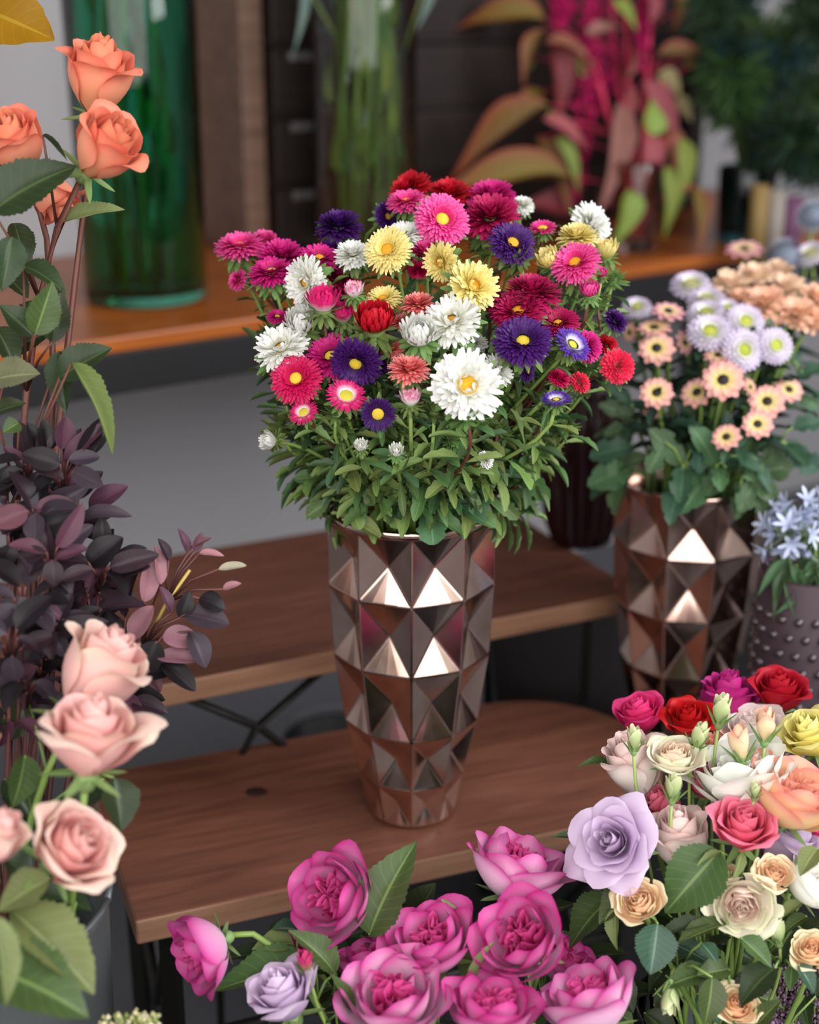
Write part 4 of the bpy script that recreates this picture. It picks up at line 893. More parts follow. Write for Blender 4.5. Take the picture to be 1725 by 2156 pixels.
# ------------------------------------------------------------------ pale pink roses, lower left
PK = ('#eda8a4', '#f2bcb6', '#efd6c2'); PKI = ('#e88e90', '#f0aaa6', '#f4c8c0')
VL = Vector((VL0.x, VL0.y, VL0.z - .3)); LEFT = []
for (x, y, px, d, a, deg, lb, var) in [(208, 1418, 235, 1.06, .35, 62, 'pale pink rose against the dark purple leaves, topmost of its group', 0), (192, 1555, 262, 1.0, .45, 85, 'largest pale pink rose with green tinged petals, second from top', 1),
        (148, 1788, 232, 1.0, .78, 40, 'salmon pink rose facing out above the big pale leaf', 2), (-14, 1765, 150, .95, .45, 60, 'pale pink rose cut by the left edge', 0)]:
    LEFT.append(rose('garden_rose', x, y, px * (.92 if var == 0 else 1), d, a, deg, 'tall' if var == 0 else 'tea', PK, lb, jit(VL, .04, VL.z), var, rg.uniform(0, 6), 'pale pink roses at the left', inner=PKI, ninner=13, bend=.5))
leaves_for(LEFT, [(22, 1915, 208, 2078, 152, 1.0, G_ROSE_L, .75, 60), (-30, 2040, 182, 2092, 176, .97, G_ROSE, .8, 90), (105, 1850, -10, 1905, 92, 1.0, G_ROSE_L, .8, 90), (240, 1638, 262, 1748, 92, 1.07, G_ROSE_D, .85, 0), (52, 1590, 40, 1700, 84, 1.08, G_ROSE, .8, 0), (10, 1640, 90, 1730, 80, 1.1, G_ROSE_D, .8, 90),
  (220, 1640, 150, 1690, 80, 1.1, G_ROSE_D, .8, 90), (-20, 1930, 40, 2110, 70, .94, G_ROSE_L, .6, 60), (160, 1900, 60, 1880, 70, 1.06, G_ROSE_D, .7, 90), (90, 1880, 190, 1900, 70, 1.08, G_ROSE_D, .7, 90), (60, 1480, 10, 1560, 70, 1.12, G_ROSE_D, .8, 60), (60, 1850, 10, 1800, 90, 1.05, G_ROSE_D, .8, 60)])

# ------------------------------------------------------------------ orange roses, upper left
ORG = ('#f4b07a', '#f4a080', '#ec8068'); ORI = ('#f29c62', '#f4aa80', '#ee8e70'); OR_R = []
for (x, y, px, d, a, deg, lb, var) in [(208, 162, 178, 1.2, .33, 80, 'upper orange rose in front of the green glass vase', 1), (222, 312, 178, 1.15, .62, 50, 'lower orange rose in front of the green glass vase', 0), (32, 302, 160, 1.18, .5, 110, 'orange rose cut by the left edge', 2), (112, 415, 120, 1.225, .3, 300, 'orange rose in shade behind the dark leaf', 1)]:
    OR_R.append(rose('orange_rose', x, y, px * .94, d, a, deg, 'tall', ORG, lb, jit(VL, .03, VL.z), var, rg.uniform(0, 6), 'orange roses at the upper left', inner=ORI, ninner=10, bend=.35, smat=ST_RED))
leaves_for(OR_R, [(-15, 445, 130, 328, 122, 1.14, G_ROSE_D, .85, 120), (135, 468, 256, 432, 46, 1.2, G_ROSE_L, .7, 90), (25, 500, 10, 605, 70, 1.14, G_ROSE_D, .8, 60), (70, 706, 2, 640, 62, 1.15, G_ROSE_D, .8, 90), (74, 704, 112, 596, 72, 1.14, G_ROSE, .7, 60), (110, 720, 135, 610, 50, 1.17, G_ROSE_D, .7, 60),
  (150, 765, 263, 920, 52, 1.14, leaf_mat('#5f6c30', '#8a9450', .5), .8, 20), (125, 795, 228, 728, 82, 1.17, G_ROSE_D, .85, 120), (125, 740, 130, 860, 60, 1.19, G_ROSE_D, .8, 120), (-15, 800, 72, 775, 86, 1.15, leaf_mat('#6c7052', '#8f9470', .55), .8, 90), (-10, 870, 44, 842, 44, 1.15, G_ROSE_D, .8, 90), (50, 560, 136, 590, 60, 1.17, G_ROSE_D, .6, 90),
  (30, 470, 60, 560, 60, 1.2, G_ROSE_D, .8, 60), (-10, 690, 40, 760, 70, 1.18, G_ROSE_D, .8, 60), (45, 640, 120, 700, 60, 1.2, G_ROSE_D, .8, 60), (20, 740, 100, 690, 60, 1.21, G_ROSE_D, .8, 60), (40, 890, 10, 905, 40, 1.16, G_ROSE, .8, 60), (90, 285, 140, 325, 14, 1.16, G_ROSE_D, .7, 90), (-10, 560, 60, 620, 70, 1.2, G_ROSE_D, .8, 60)], ST_RED)
# a single yellow leaf hanging into the top left corner
bs = jit(VL, .02, VL.z); t = root('yellow_leaf_branch', bs, 'bright yellow autumn leaf at the top left corner', 'leaf')
p0 = P(-60, 10, 1.22); pts = bez(bs, bs + Vector((-.10, 0, .35)), p0 + Vector((-.10, 0, -.1)), p0, 10)
b = MB(); b.tube([p - bs for p in pts], .002, 6); ob('stem', b.me('stem'), ST_RED, t)
add_leaf(dict(root=t, base=bs, pts=pts), -60, 10, 1.22, 108, 72, 1.2, 150, make_leaf('yellow_leaf', p_rose, 20, 6, .2, .1, .12, 5, .02, 9), leaf_mat('#a3820e', '#b8982c', .5, .3), .9, 90, False)

# ------------------------------------------------------------------ purple smoke bush, left
SM_D = leaf_mat('#2e2026', '#4a2e38', .45, .1); SM_B = leaf_mat('#3a3038', '#523e4a', .42, .1); SM_P = leaf_mat('#583644', '#70404c', .48, .15); SM_L = leaf_mat('#9c6f78', '#b06a70', .5, .2); SM_BK = leaf_mat('#1b1518', '#30222a', .45, .1); SM_G = leaf_mat('#a39a86', '#b8a890', .5, .2)
ST_SM = stem_mat('#2e1a1a', '#5c302c'); ST_SY = stem_mat('#6a4030', '#b59a4c')
def smoke(tip, d, leaves, label, group, n=0, spread=75, up=90, low=None, smat=ST_SM, mats=None, lo=58, hi=96):
    c = P(tip[0], tip[1], d); bs = jit(VL, .03, VL.z) if low is None else low; rt = root('smoke_bush_twig', bs, label, 'foliage', group)
    pts = bez(bs, bs + Vector((0, 0, (c - bs).length * .4)), c - facing(c, .3, up) * .10, c, 10); b = MB(); b.tube([p - bs for p in pts], [.0030 - .00015 * i for i in range(11)], 6); ob('stem', b.me('stem'), smat, rt)
    r = dict(root=rt, base=bs, pts=pts)
    for (x0, y0, x1, y1, w, mt, a, deg) in leaves: add_leaf(r, x0, y0, d - .005, x1, y1, d - .01, w, rg.choice(L_OVAL), mt, a, deg, True, smat=ST_SM)
    for k in range(n):
        w = k * 2.399 + rg.uniform(-.3, .3); q = rg.uniform(.0, 1); L = rg.uniform(lo, hi); h = rg.uniform(5, 30) * 1.0
        ux, uy = math.cos(w), math.sin(w)
        x0 = tip[0] + ux * h; y0 = tip[1] + uy * h * .8 + q * 40; dd = d + .02 * math.sin(w * 1.7) - .02 * (1 - q)
        add_leaf(r, x0, y0, dd, x0 + ux * L, y0 + uy * L * .85 - 12, dd - rg.uniform(-.01, .02), L * rg.uniform(.46, .66), rg.choice(L_OVAL), rg.choice(mats or (SM_D, SM_D, SM_B, SM_P, SM_BK, SM_BK)), rg.uniform(.45, .95), rg.uniform(20, 160), True, smat=ST_SM)
GS = 'smoke bush twigs at the left'; LBS = 'dark purple smoke bush twig with rounded leaves in the left-hand clump'
smoke((135, 965), 1.16, [(130, 945, 140, 878, 48, SM_P, .9, 0), (135, 970, 226, 890, 40, SM_P, .85, 120), (85, 950, 60, 890, 38, SM_BK, .8, 60), (100, 945, 96, 885, 36, SM_BK, .8, 60), (165, 975, 215, 880, 40, SM_BK, .8, 60), (85, 960, 100, 900, 36, SM_D, .8, 60)], 'topmost purple smoke bush twig with upright leaves beside the grey wall', GS, 6)
smoke((170, 1065), 1.17, [(160, 1050, 214, 992, 42, SM_D, .85, 120), (150, 1030, 165, 985, 38, SM_P, .85, 60), (160, 1105, 228, 1072, 40, SM_D, .9, 120), (110, 1050, 145, 1020, 28, SM_B, .8, 60)], 'smoke bush twig whose leaves point right at the grey wall', GS, 7)
for (tp, d, n) in [((60, 960), 1.18, 9), ((75, 1060), 1.15, 10), ((30, 1130), 1.14, 9), ((110, 1150), 1.13, 10), ((50, 1240), 1.10, 10), ((25, 1330), 1.09, 9), ((110, 1300), 1.12, 9), ((190, 1280), 1.16, 8), ((60, 1420), 1.12, 8), ((20, 1490), 1.13, 8), ((240, 1420), 1.18, 7), ((130, 1095), 1.17, 8), ((195, 1215), 1.18, 8), ((95, 1385), 1.14, 8), ((15, 1030), 1.16, 8)]:
    smoke(tp, d, [], LBS, GS, n + 2, mats=(SM_D, SM_BK, SM_B, SM_B, SM_P, SM_D) if d < 1.13 else None)
smoke((215, 1160), 1.15, [(185, 1190, 250, 1130, 62, SM_BK, .9, 90), (150, 1190, 160, 1110, 40, SM_B, .8, 20), (185, 1250, 230, 1150, 40, SM_P, .7, 150), (130, 1180, 110, 1110, 36, SM_B, .7, 20)], 'smoke bush twig with large folded dark leaves in the middle of the clump', GS, 6)
smoke((400, 1200), 1.17, [(275, 1345, 320, 1276, 50, SM_L, .9, 150), (343, 1339, 418, 1342, 54, SM_L, .9, 90), (330, 1384, 418, 1380, 40, SM_L, .85, 90), (305, 1267, 320, 1172, 44, SM_L, .9, 20), (338, 1230, 336, 1150, 32, SM_L, .8, 20), (265, 1300, 266, 1186, 42, SM_D, .7, 160), (391, 1293, 482, 1312, 60, SM_B, .85, 90),
   (460, 1199, 518, 1189, 22, SM_G, .8, 90), (470, 1241, 499, 1223, 20, SM_L, .8, 90), (286, 1386, 344, 1448, 46, SM_P, .85, 40), (340, 1394, 412, 1452, 52, SM_BK, .85, 40), (278, 1478, 348, 1486, 44, SM_D, .85, 60), (355, 1180, 345, 1135, 26, SM_D, .8, 20), (395, 1165, 388, 1115, 24, SM_P, .8, 20), (410, 1160, 425, 1125, 22, SM_P, .8, 60), (420, 1165, 465, 1160, 18, SM_L, .8, 60),
   (405, 1150, 440, 1130, 16, SM_P, .8, 60), (360, 1290, 350, 1235, 28, SM_P, .8, 20), (380, 1300, 400, 1250, 36, SM_BK, .8, 60), (330, 1350, 300, 1420, 60, SM_BK, .8, 60), (400, 1330, 440, 1400, 56, SM_B, .8, 60), (300, 1420, 360, 1400, 50, SM_BK, .8, 60), (420, 1260, 470, 1270, 50, SM_BK, .8, 90), (250, 1360, 240, 1290, 50, SM_BK, .8, 60)],
   'smoke bush sprig with pale pink leaf backs reaching right over the plank', GS, 0, up=50, smat=ST_SY)

# ------------------------------------------------------------------ chrysanthemums in the second bronze vase
rg = random.Random(21)
PCH = ('#e4d868', '#ecbca6', '#e29c9c'); PCP = ('#e8dc8a', '#e6b0a8', '#dc98a8'); LIL = ('#dfe4b8', '#d8d0de', '#cdbcd6'); PEF = ('#eecdac', '#f0c4a6', '#ecb89c'); PEF2 = ('#f0dcc0', '#f0d2b8', '#e8c6a8')
bm_ = MB(); bm_.grid(lambda u, v: (u * .225 * math.sin(math.pi * (.14 + .62 * v)) ** .8 * (1 if v < .99 else .82), .20 + .80 * v * (1 - .12 * u * u), .10 * v - .16 * v * v + .05 * abs(u)), 4, 6); MP = bm_.me('mum_petal')
G_MUM_K = leaf_mat('#22352a', '#3c5440', .5)
def dcup(k): return 1.50 + .10 * max(0, (760 - k) / 250)
def mum_base(x): return V2 + Vector((max(-.03, min(.03, (x - 1480) * .0002)) + rg.uniform(-.01, .01), rg.uniform(-.025, .025), .10))
MUM_K = dict(leaves=5, LL=(.05, .034), lw=.42, mats=(G_MUM_D, G_MUM_K, G_MUM_K), meshes=L_MUM, smat=ST_GREEN, srad=.0022, cat='chrysanthemum', kick=.3, rim=(V2, pz + .34, .060))
GM = 'chrysanthemums in the second bronze vase'
for (x, y, px, a, deg, nd, c, lb) in [
  (1383, 733, 82, .88, 90, 0, PCH, 'peach daisy with dark eye, upper left of the pale bunch'), (1383, 827, 76, .9, 90, -.02, PCH, 'peach daisy with dark eye, lowest on the left'), (1468, 826, 76, .8, 120, 0, PCH, 'peach daisy with dark eye left of the largest peach one'), (1523, 800, 96, .92, 90, -.03, PCH, 'largest peach pink daisy with dark eye in the middle'),
  (1513, 748, 66, .5, 90, .0, PCH, 'peach daisy with dark eye tucked under the white buttons'), (1616, 845, 82, .9, 90, -.02, PCH, 'peach daisy with dark eye low on the right'), (1662, 820, 64, .8, 60, .02, PCH, 'peach daisy with dark eye furthest right'), (1596, 893, 70, .9, 80, -.03, PCH, 'peach daisy with dark eye above the lowest one'), (1530, 920, 66, .85, 110, -.03, PCH, 'lowest peach daisy with yellow ring and dark eye'),
  (1408, 655, 74, .5, 80, .0, PCP, 'mauve peach daisy with dark eye at the top left'), (1378, 690, 76, .45, 90, .01, PCH, 'pale peach daisy above the upper left dark-eyed one'), (1442, 722, 58, .5, 20, .02, PCP, 'mauve daisy turned away, left of the white buttons'), (1370, 872, 40, .4, 250, .0, PCH, 'small half open peach daisy hanging low on the left'), (1326, 700, 46, .6, 180, .03, PCH, 'peach daisy just right of the aster bouquet'),
  (1580, 815, 46, .5, 20, .01, PCH, 'small peach daisy behind the largest one'), (1568, 524, 84, .42, 90, .22, PCP, 'mauve pink daisy standing high at the back')]:
    r = daisy('chrysanthemum', x, y, px, dcup(y) + nd, a, deg, 'open', PCH, lb, mum_base(x), rg, None, bracts=.5, group=GM, **MUM_K) if False else None
    d = dcup(y) + nd; p = P(x, y, d); n = facing(p, a, deg); R = px / 2 * d / FPX; bs = mum_base(x); rt = root('chrysanthemum', bs, lb, 'chrysanthemum', GM)
    dd = ob('eye_disc', disc_mesh(.27, .12), plain('dark_eye', '#221617', .7), rt, Matrix.Translation(p - bs) @ axes(n, rg.uniform(0, 6)) @ Matrix.Scale(R, 4))
    ring = MB(); ring.lathe([(.26, .02), (.34, .02), (.40, -.02)], 16); ob('eye_ring', ring.me('eye_ring'), plain('yellow_ring', '#cfc04a', .7), dd)
    m = petal_mat(*c, veins=False)
    for q in range(2):
        for k in range(9): ob('petal', MP, m, dd, Matrix.Rotation(2 * math.pi * (k + .5 * q) / 9, 4, 'Z') @ Matrix.Translation((0, 0, .05 * q - .10)) @ Matrix.Rotation(.06 + .12 * q, 4, 'X') @ Matrix.Scale(1 - .1 * q, 4))
    e = p - n * R * .15; L = (e - bs).length; pts = via_rim(bs, V2, pz + .34, e, n, .060, 9, .3); b = MB(); b.tube([q - bs for q in pts], .002, 6); ob('stem', b.me('stem'), ST_GREEN, rt)
    stem_leaves(rt, bs, pts, (G_MUM_D, G_MUM_K, G_MUM_K), L_MUM, rg, 5, .05, .034, .45)
for (x, y, px, a, deg, nd, st, c, dc, lb) in [
  (1455, 597, 82, .5, 90, .02, 'button', LIL, '#b9c26a', 'lilac white button bloom, topmost on the left'), (1486, 628, 78, .5, 90, .015, 'button', LIL, '#a9b850', 'lilac white button bloom just below the topmost'), (1486, 658, 80, .55, 95, .005, 'button', LIL, '#a0b83c', 'lilac white button with bright green eye on the left'), (1495, 697, 90, .72, 80, -.01, 'button', LIL, '#a6bc44', 'large white button bloom left of the group'),
  (1570, 677, 80, .85, 60, .0, 'button', LIL, '#a6bc44', 'pale lilac button bloom with green eye, centre'), (1567, 737, 86, .9, 20, -.01, 'button', LIL, '#98b43c', 'pale lilac button bloom below the centre one'), (1634, 727, 76, .85, 30, -.01, 'button', LIL, '#a6bc44', 'white button bloom standing apart on the right'), (1531, 648, 54, .6, 90, .01, 'button', LIL, '#a6bc44', 'small white button bloom between the larger ones'),
  (1706, 532, 70, .5, 110, .2, 'button', LIL, '#b9c26a', 'lilac button bloom high at the right edge'), (1342, 645, 60, .6, 90, .05, 'button', LIL, '#a6bc44', 'lilac button bloom beside the violet aster'), (1558, 735, 60, .6, 90, .02, 'button', LIL, '#a6bc44', 'lilac button bloom hidden behind the centre pair'),
  (1538, 597, 84, .5, 90, .03, 'frill', PEF2, 0, 'pale peach frilled bloom at the top left of the frilled group'), (1594, 580, 88, .5, 90, .04, 'frill', PEF2, 0, 'pale peach frilled bloom, highest of the frilled group'), (1655, 602, 80, .5, 90, .03, 'frill', PEF2, 0, 'pale peach frilled bloom at the top right'), (1612, 632, 84, .6, 90, .0, 'frill', PEF, 0, 'orange peach frilled bloom in the middle of the frilled group'), (1562, 627, 60, .5, 100, .02, 'frill', PEF, 0, 'orange peach frilled bloom on the left of its group'),
  (1680, 656, 80, .65, 80, .0, 'frill', PEF, 0, 'orange peach frilled bloom lower right'), (1718, 622, 70, .5, 60, .03, 'frill', PEF, 0, 'orange peach frilled bloom at the right edge'), (1715, 668, 66, .6, 60, .01, 'frill', PEF, 0, 'small orange frilled bloom cut by the right edge'), (1640, 565, 60, .4, 90, .08, 'frill', PEF2, 0, 'faint peach frilled bloom behind the highest one')]:
    daisy('chrysanthemum', x, y, px, dcup(y) + nd, a, deg, st, c, lb, mum_base(x), rg, (.34, .22) if dc else None, dc or OR, bracts=.55, group=GM, **MUM_K)
for (x, y, px, d, lb) in [(1652, 540, 84, 1.80, 'grey blue globe thistle behind the frilled blooms'), (1712, 452, 66, 1.86, 'grey blue globe thistle at the right edge')]:
    daisy('globe_thistle', x, y, px * .95, d, .6, 90, 'spiky', ('#59646e', '#8890a0', '#c0c6d4'), lb, V2 + Vector((.03, .04, .12)), rg, None, bracts=0, group='globe thistles', leaves=4, LL=(.06, .05), lw=.4, mats=(G_MUM_D,), meshes=L_MUM, smat=ST_GREEN, srad=.0022, cat='thistle')
# leafy shoots hanging round the rim of the second vase
MS = 'grey-green lobed chrysanthemum leaf shoot round the second bronze vase'
for (tx, ty, d, Ls) in [(1300, 985, 1.54, [(1335, 940, 1250, 950, 60), (1335, 985, 1245, 1010, 66), (1300, 960, 1290, 1030, 50)]), (1440, 980, 1.5, [(1450, 980, 1430, 1042, 46), (1400, 930, 1370, 990, 44), (1470, 930, 1480, 990, 50)]), (1510, 980, 1.5, [(1530, 985, 1485, 1030, 60), (1560, 960, 1600, 1010, 60)]),
                        (1580, 1000, 1.5, [(1560, 1020, 1640, 1060, 80), (1590, 1010, 1560, 1075, 50)]), (1650, 930, 1.53, [(1620, 930, 1650, 1010, 70), (1660, 950, 1725, 990, 60), (1600, 900, 1560, 960, 60), (1670, 900, 1725, 880, 50)]), (1330, 880, 1.56, [(1340, 880, 1265, 850, 40), (1350, 900, 1280, 905, 44), (1330, 850, 1275, 800, 36)]), (1450, 890, 1.55, [(1440, 900, 1400, 940, 50), (1470, 880, 1520, 880, 40)]), (1690, 780, 1.58, [(1680, 800, 1725, 760, 44), (1680, 840, 1725, 850, 40), (1670, 760, 1640, 700, 40)])]:
    c = P(tx, ty, d); bs = mum_base(tx); rt = root('chrysanthemum_shoot', bs, MS, 'foliage', 'leaf shoots in the second bronze vase')
    pts = via_rim(bs, V2, pz + .34, c, Vector((0, -.4, .3)), .066, 9, .25); b = MB(); b.tube([p - bs for p in pts], .002, 6); ob('stem', b.me('stem'), ST_GREEN, rt)
    r = dict(root=rt, base=bs, pts=pts)
    for (x0, y0, x1, y1, w) in Ls: add_leaf(r, x0, y0, d, x1, y1, d - .01, w, rg.choice(L_MUM), rg.choice((G_MUM, G_MUM_D)), .85, rg.uniform(40, 140))
    stem_leaves(rt, bs, pts, (G_MUM, G_MUM_D), L_MUM, rg, 4, .055, .045, .5, .6)

# ------------------------------------------------------------------ crimson amaranth on the upper table
AM_O = leaf_mat('#6e5820', '#8f5a38', .5, .2, edge='#8c3a2c'); AM_G = leaf_mat('#7c8a3c', '#9aa060', .5, .2); AM_R = leaf_mat('#78382e', '#944c42', .5, .2); AM_P = leaf_mat('#984c5a', '#b06a74', .55, .22); AM_M = leaf_mat('#8a5a54', '#a4706a', .55, .2); AM_L = leaf_mat('#a4966c', '#b09474', .55, .2)
ST_AM = stem_mat('#c03a50', '#d02a5a'); AMT = petal_mat('#80063a', '#a80a50', '#c01a62', .8, .1)
DA = depth(VA) + .0
stems = []
for (bx, tx, ty, dd, lb) in [(1320, 1235, -60, 0, 'left amaranth stem with hanging crimson tassels and olive red leaves'), (1335, 1320, -80, .02, 'middle amaranth stem with pink rose-coloured leaves'), (1350, 1375, -60, -.02, 'right amaranth stem with yellow-green drooping leaves'), (1345, 1290, -40, .05, 'amaranth stem at the back with a magenta plume')]:
    bs = VA + Vector(((bx - 1335) * .0005, 0, .03)); top = P(tx, ty, DA + dd); rt = root('amaranth', bs, lb, 'amaranth', 'amaranth stems')
    pts = bez(bs, bs + Vector((0, 0, .15)), top - Vector((0, 0, .2)), top, 12); b = MB(); b.tube([p - bs for p in pts], [.0062 - .0002 * i for i in range(13)], 8); ob('stem', b.me('stem'), ST_AM, rt)
    stems.append(dict(root=rt, base=bs, pts=pts))
def plume(r, x0, y0, x1, y1, d, w):
    b = MB(); p0, p1 = P(x0, y0, d), P(x1, y1, d); L = (p1 - p0).length; ax = (p1 - p0).normalized()
    for i in range(220):
        t_ = (i + rg.random()) / 220; c = p0.lerp(p1, t_); rr = w / FPX * d * .5 * (math.sin(math.pi * min(1, .15 + .8 * t_)) ** .7) * math.sqrt(rg.random()); az = rg.uniform(0, 6.28)
        q = ax.orthogonal().normalized(); q = Matrix.Rotation(az, 3, ax) @ q; c = c + q * rr; s = .0045
        b.add([c - r['base'] + Vector(v) * s for v in ((1, 0, 0), (-1, 0, 0), (0, 1, 0), (0, -1, 0), (0, 0, 1.3), (0, 0, -1.3))], [(0, 2, 4), (2, 1, 4), (1, 3, 4), (3, 0, 4), (2, 0, 5), (1, 2, 5), (3, 1, 5), (0, 3, 5)], [(rg.random(), .5, .5)] * 6)
    tag(ob('tassel', b.me('tassel', False), AMT, r['root']), kind='stuff')
plume(stems[0], 1255, -40, 1215, 420, DA - .01, 56); plume(stems[3], 1250, -60, 1262, 240, DA + .03, 105); plume(stems[2], 1365, -40, 1350, 150, DA, 40); plume(stems[0], 1190, -60, 1180, 60, DA + .02, 60)
for (s, x0, y0, x1, y1, w, mt, d, a, deg) in [(0, 1160, 222, 936, 328, 66, AM_O, -.03, .7, 110), (0, 1200, 372, 928, 382, 84, AM_O, -.04, .6, 100), (0, 1145, 40, 972, 0, 66, AM_O, 0, .7, 90), (0, 1150, 62, 1085, 152, 40, AM_O, -.02, .7, 150), (0, 1150, 88, 1268, 118, 42, AM_R, -.03, .6, 90), (0, 1165, 95, 1205, 245, 62, AM_R, -.02, .85, 0),
   (0, 1145, 250, 1250, 300, 44, AM_P, -.04, .7, 90), (0, 1170, 290, 1235, 395, 42, AM_G, -.03, .8, 0), (0, 1130, 290, 1210, 450, 64, AM_O, 0, .8, 0), (0, 1210, 445, 1110, 410, 70, AM_R, .0, .7, 90), (0, 1140, 190, 1090, 240, 50, AM_O, .02, .7, 90), (0, 1170, 250, 1155, 240, 40, AM_G, .0, .8, 90), (0, 1110, 120, 1110, 150, 30, AM_G, .03, .8, 0),
   (1, 1302, 215, 1275, 450, 74, AM_M, -.05, .85, 0), (1, 1355, 172, 1455, 300, 62, AM_P, -.03, .8, 60), (1, 1370, 280, 1372, 410, 56, AM_P, -.06, .9, 0), (1, 1330, 180, 1300, 280, 50, AM_P, -.01, .8, 0), (1, 1235, 75, 1300, 40, 40, AM_M, -.02, .8, 90), (1, 1290, 0, 1345, 60, 40, AM_G, -.03, .8, 30), (1, 1375, -10, 1380, 40, 50, AM_P, -.02, .8, 0),
   (2, 1385, 118, 1540, 100, 52, AM_O, -.05, .7, 90), (2, 1455, 20, 1535, 90, 50, AM_L, -.03, .75, 40), (2, 1510, -30, 1535, 70, 46, AM_R, -.02, .85, 0), (2, 1500, 120, 1525, 240, 34, AM_L, -.05, .8, 0), (2, 1515, 110, 1510, 190, 44, AM_R, -.03, .8, 0), (2, 1440, 140, 1540, 110, 60, AM_G, .0, .7, 90), (2, 1545, 80, 1530, 170, 50, AM_G, -.02, .8, 0),
   (2, 1370, 285, 1390, 210, 56, AM_G, -.07, .8, 20), (2, 1430, 290, 1455, 445, 52, AM_G, -.05, .85, 0), (2, 1400, 350, 1430, 480, 50, AM_G, -.06, .85, 0), (2, 1460, 390, 1480, 530, 50, AM_O, -.05, .8, 0), (2, 1330, 400, 1320, 510, 62, AM_G, -.07, .85, 0), (2, 1390, 150, 1440, 190, 44, AM_L, -.02, .8, 0), (2, 1420, 210, 1460, 240, 40, AM_L, .0, .8, 0), (1, 1400, 270, 1440, 360, 60, AM_R, -.02, .8, 0),
   (1, 1430, -20, 1440, 45, 44, AM_O, -.04, .8, 0), (2, 1350, 420, 1370, 470, 40, AM_P, -.03, .8, 0), (0, 1240, 160, 1215, 120, 40, AM_G, .0, .8, 0), (0, 1215, 280, 1190, 330, 50, AM_O, .02, .8, 0), (1, 1340, 90, 1330, 170, 40, AM_R, .0, .8, 0), (0, 1260, 430, 1300, 370, 40, AM_M, .0, .8, 0)]:
    add_leaf(stems[s], x0, y0, DA + d, x1, y1, DA + d - .02, w, rg.choice(L_LANCE), mt, a, deg, True, smat=ST_AM)

# ------------------------------------------------------------------ fine dark green foliage, upper right
bs = VA + Vector((.22, .10, .0)); NG = leaf_mat('#1c2e18', '#33502a', .55, .12); NG2 = leaf_mat('#2f4a20', '#56752c', .55, .12); NG3 = leaf_mat('#1a302c', '#355048', .5, .12)
t = root('fine_foliage', bs, 'dense bunch of fine dark green needle foliage at the upper right', 'foliage')
for k in range(44):
    x = rg.uniform(1500, 1760); y = rg.uniform(-60, 220 + (x - 1500) * .75) ; d = DA + rg.uniform(-.12, .14); c = P(x, y, d); pts = bez(bs, bs + Vector((0, 0, .15)), c + Vector((rg.uniform(-.05, .05), 0, .06)), c, 10)
    b = MB(); b.tube([p - bs for p in pts], .0022, 5); br = ob('branch', b.me('branch'), ST_DK, t); nb = MB()
    for i in range(190):
        tt = .5 + .5 * rg.random(); j = min(9, int(tt * 10)); p = pts[j].lerp(pts[j + 1], tt * 10 - j) - bs; a = rg.uniform(0, 6.28); v = Vector((math.cos(a), math.sin(a) * .8, rg.uniform(-.9, .9))).normalized(); L = rg.uniform(.035, .08); sd = v.cross(Vector((.1, .9, .2))).normalized() * .0032
        q = p + v * L; m_ = p + v * L * .5 + Vector((0, 0, .004)); nb.add([p, m_ - sd, m_ + sd, q], [(0, 1, 2), (1, 3, 2)], [(0, 0, .5), (.5, 1, .5), (.5, 1, .5), (1, 0, .5)])
    tag(ob('needle_leaves', nb.me('needles'), rg.choice((NG, NG, NG2, NG3)), br), kind='stuff')
glass_vase('foliage_vase', bs - Vector((0, 0, .0)), .05, .14, .004, glass('teal_glass', '#2f7f86'), 'teal glass jar under the fine dark foliage', .004)
# rolled papers leaning behind the thistles
for (x, y, h, c, lb) in [(1604, 500, .13, '#7d6538', 'ochre roll of wrapping paper behind the thistles'), (1640, 505, .12, '#857b72', 'pale grey roll of wrapping paper behind the thistles'), (1676, 505, .11, '#5a3350', 'purple roll of wrapping paper behind the thistles')]:
    p = onz(x, 560, .36); p.y += .05; t = root('paper_roll', p, lb, 'paper roll', 'rolls of wrapping paper'); b = MB(); b.lathe([(.001, 0), (.016, 0), (.016, h), (.0135, h), (.0135, .004), (.001, .004)], 20)
    o = ob('sheet', b.me('sheet'), plain('paper_' + c.strip('#'), c, .7), t); b = MB(); b.tube([(0, 0, h * .02), (0, 0, h * .97)], .009, 10); ob('core_tube', b.me('core'), plain('kraft', '#8a6d4f', .8), t)

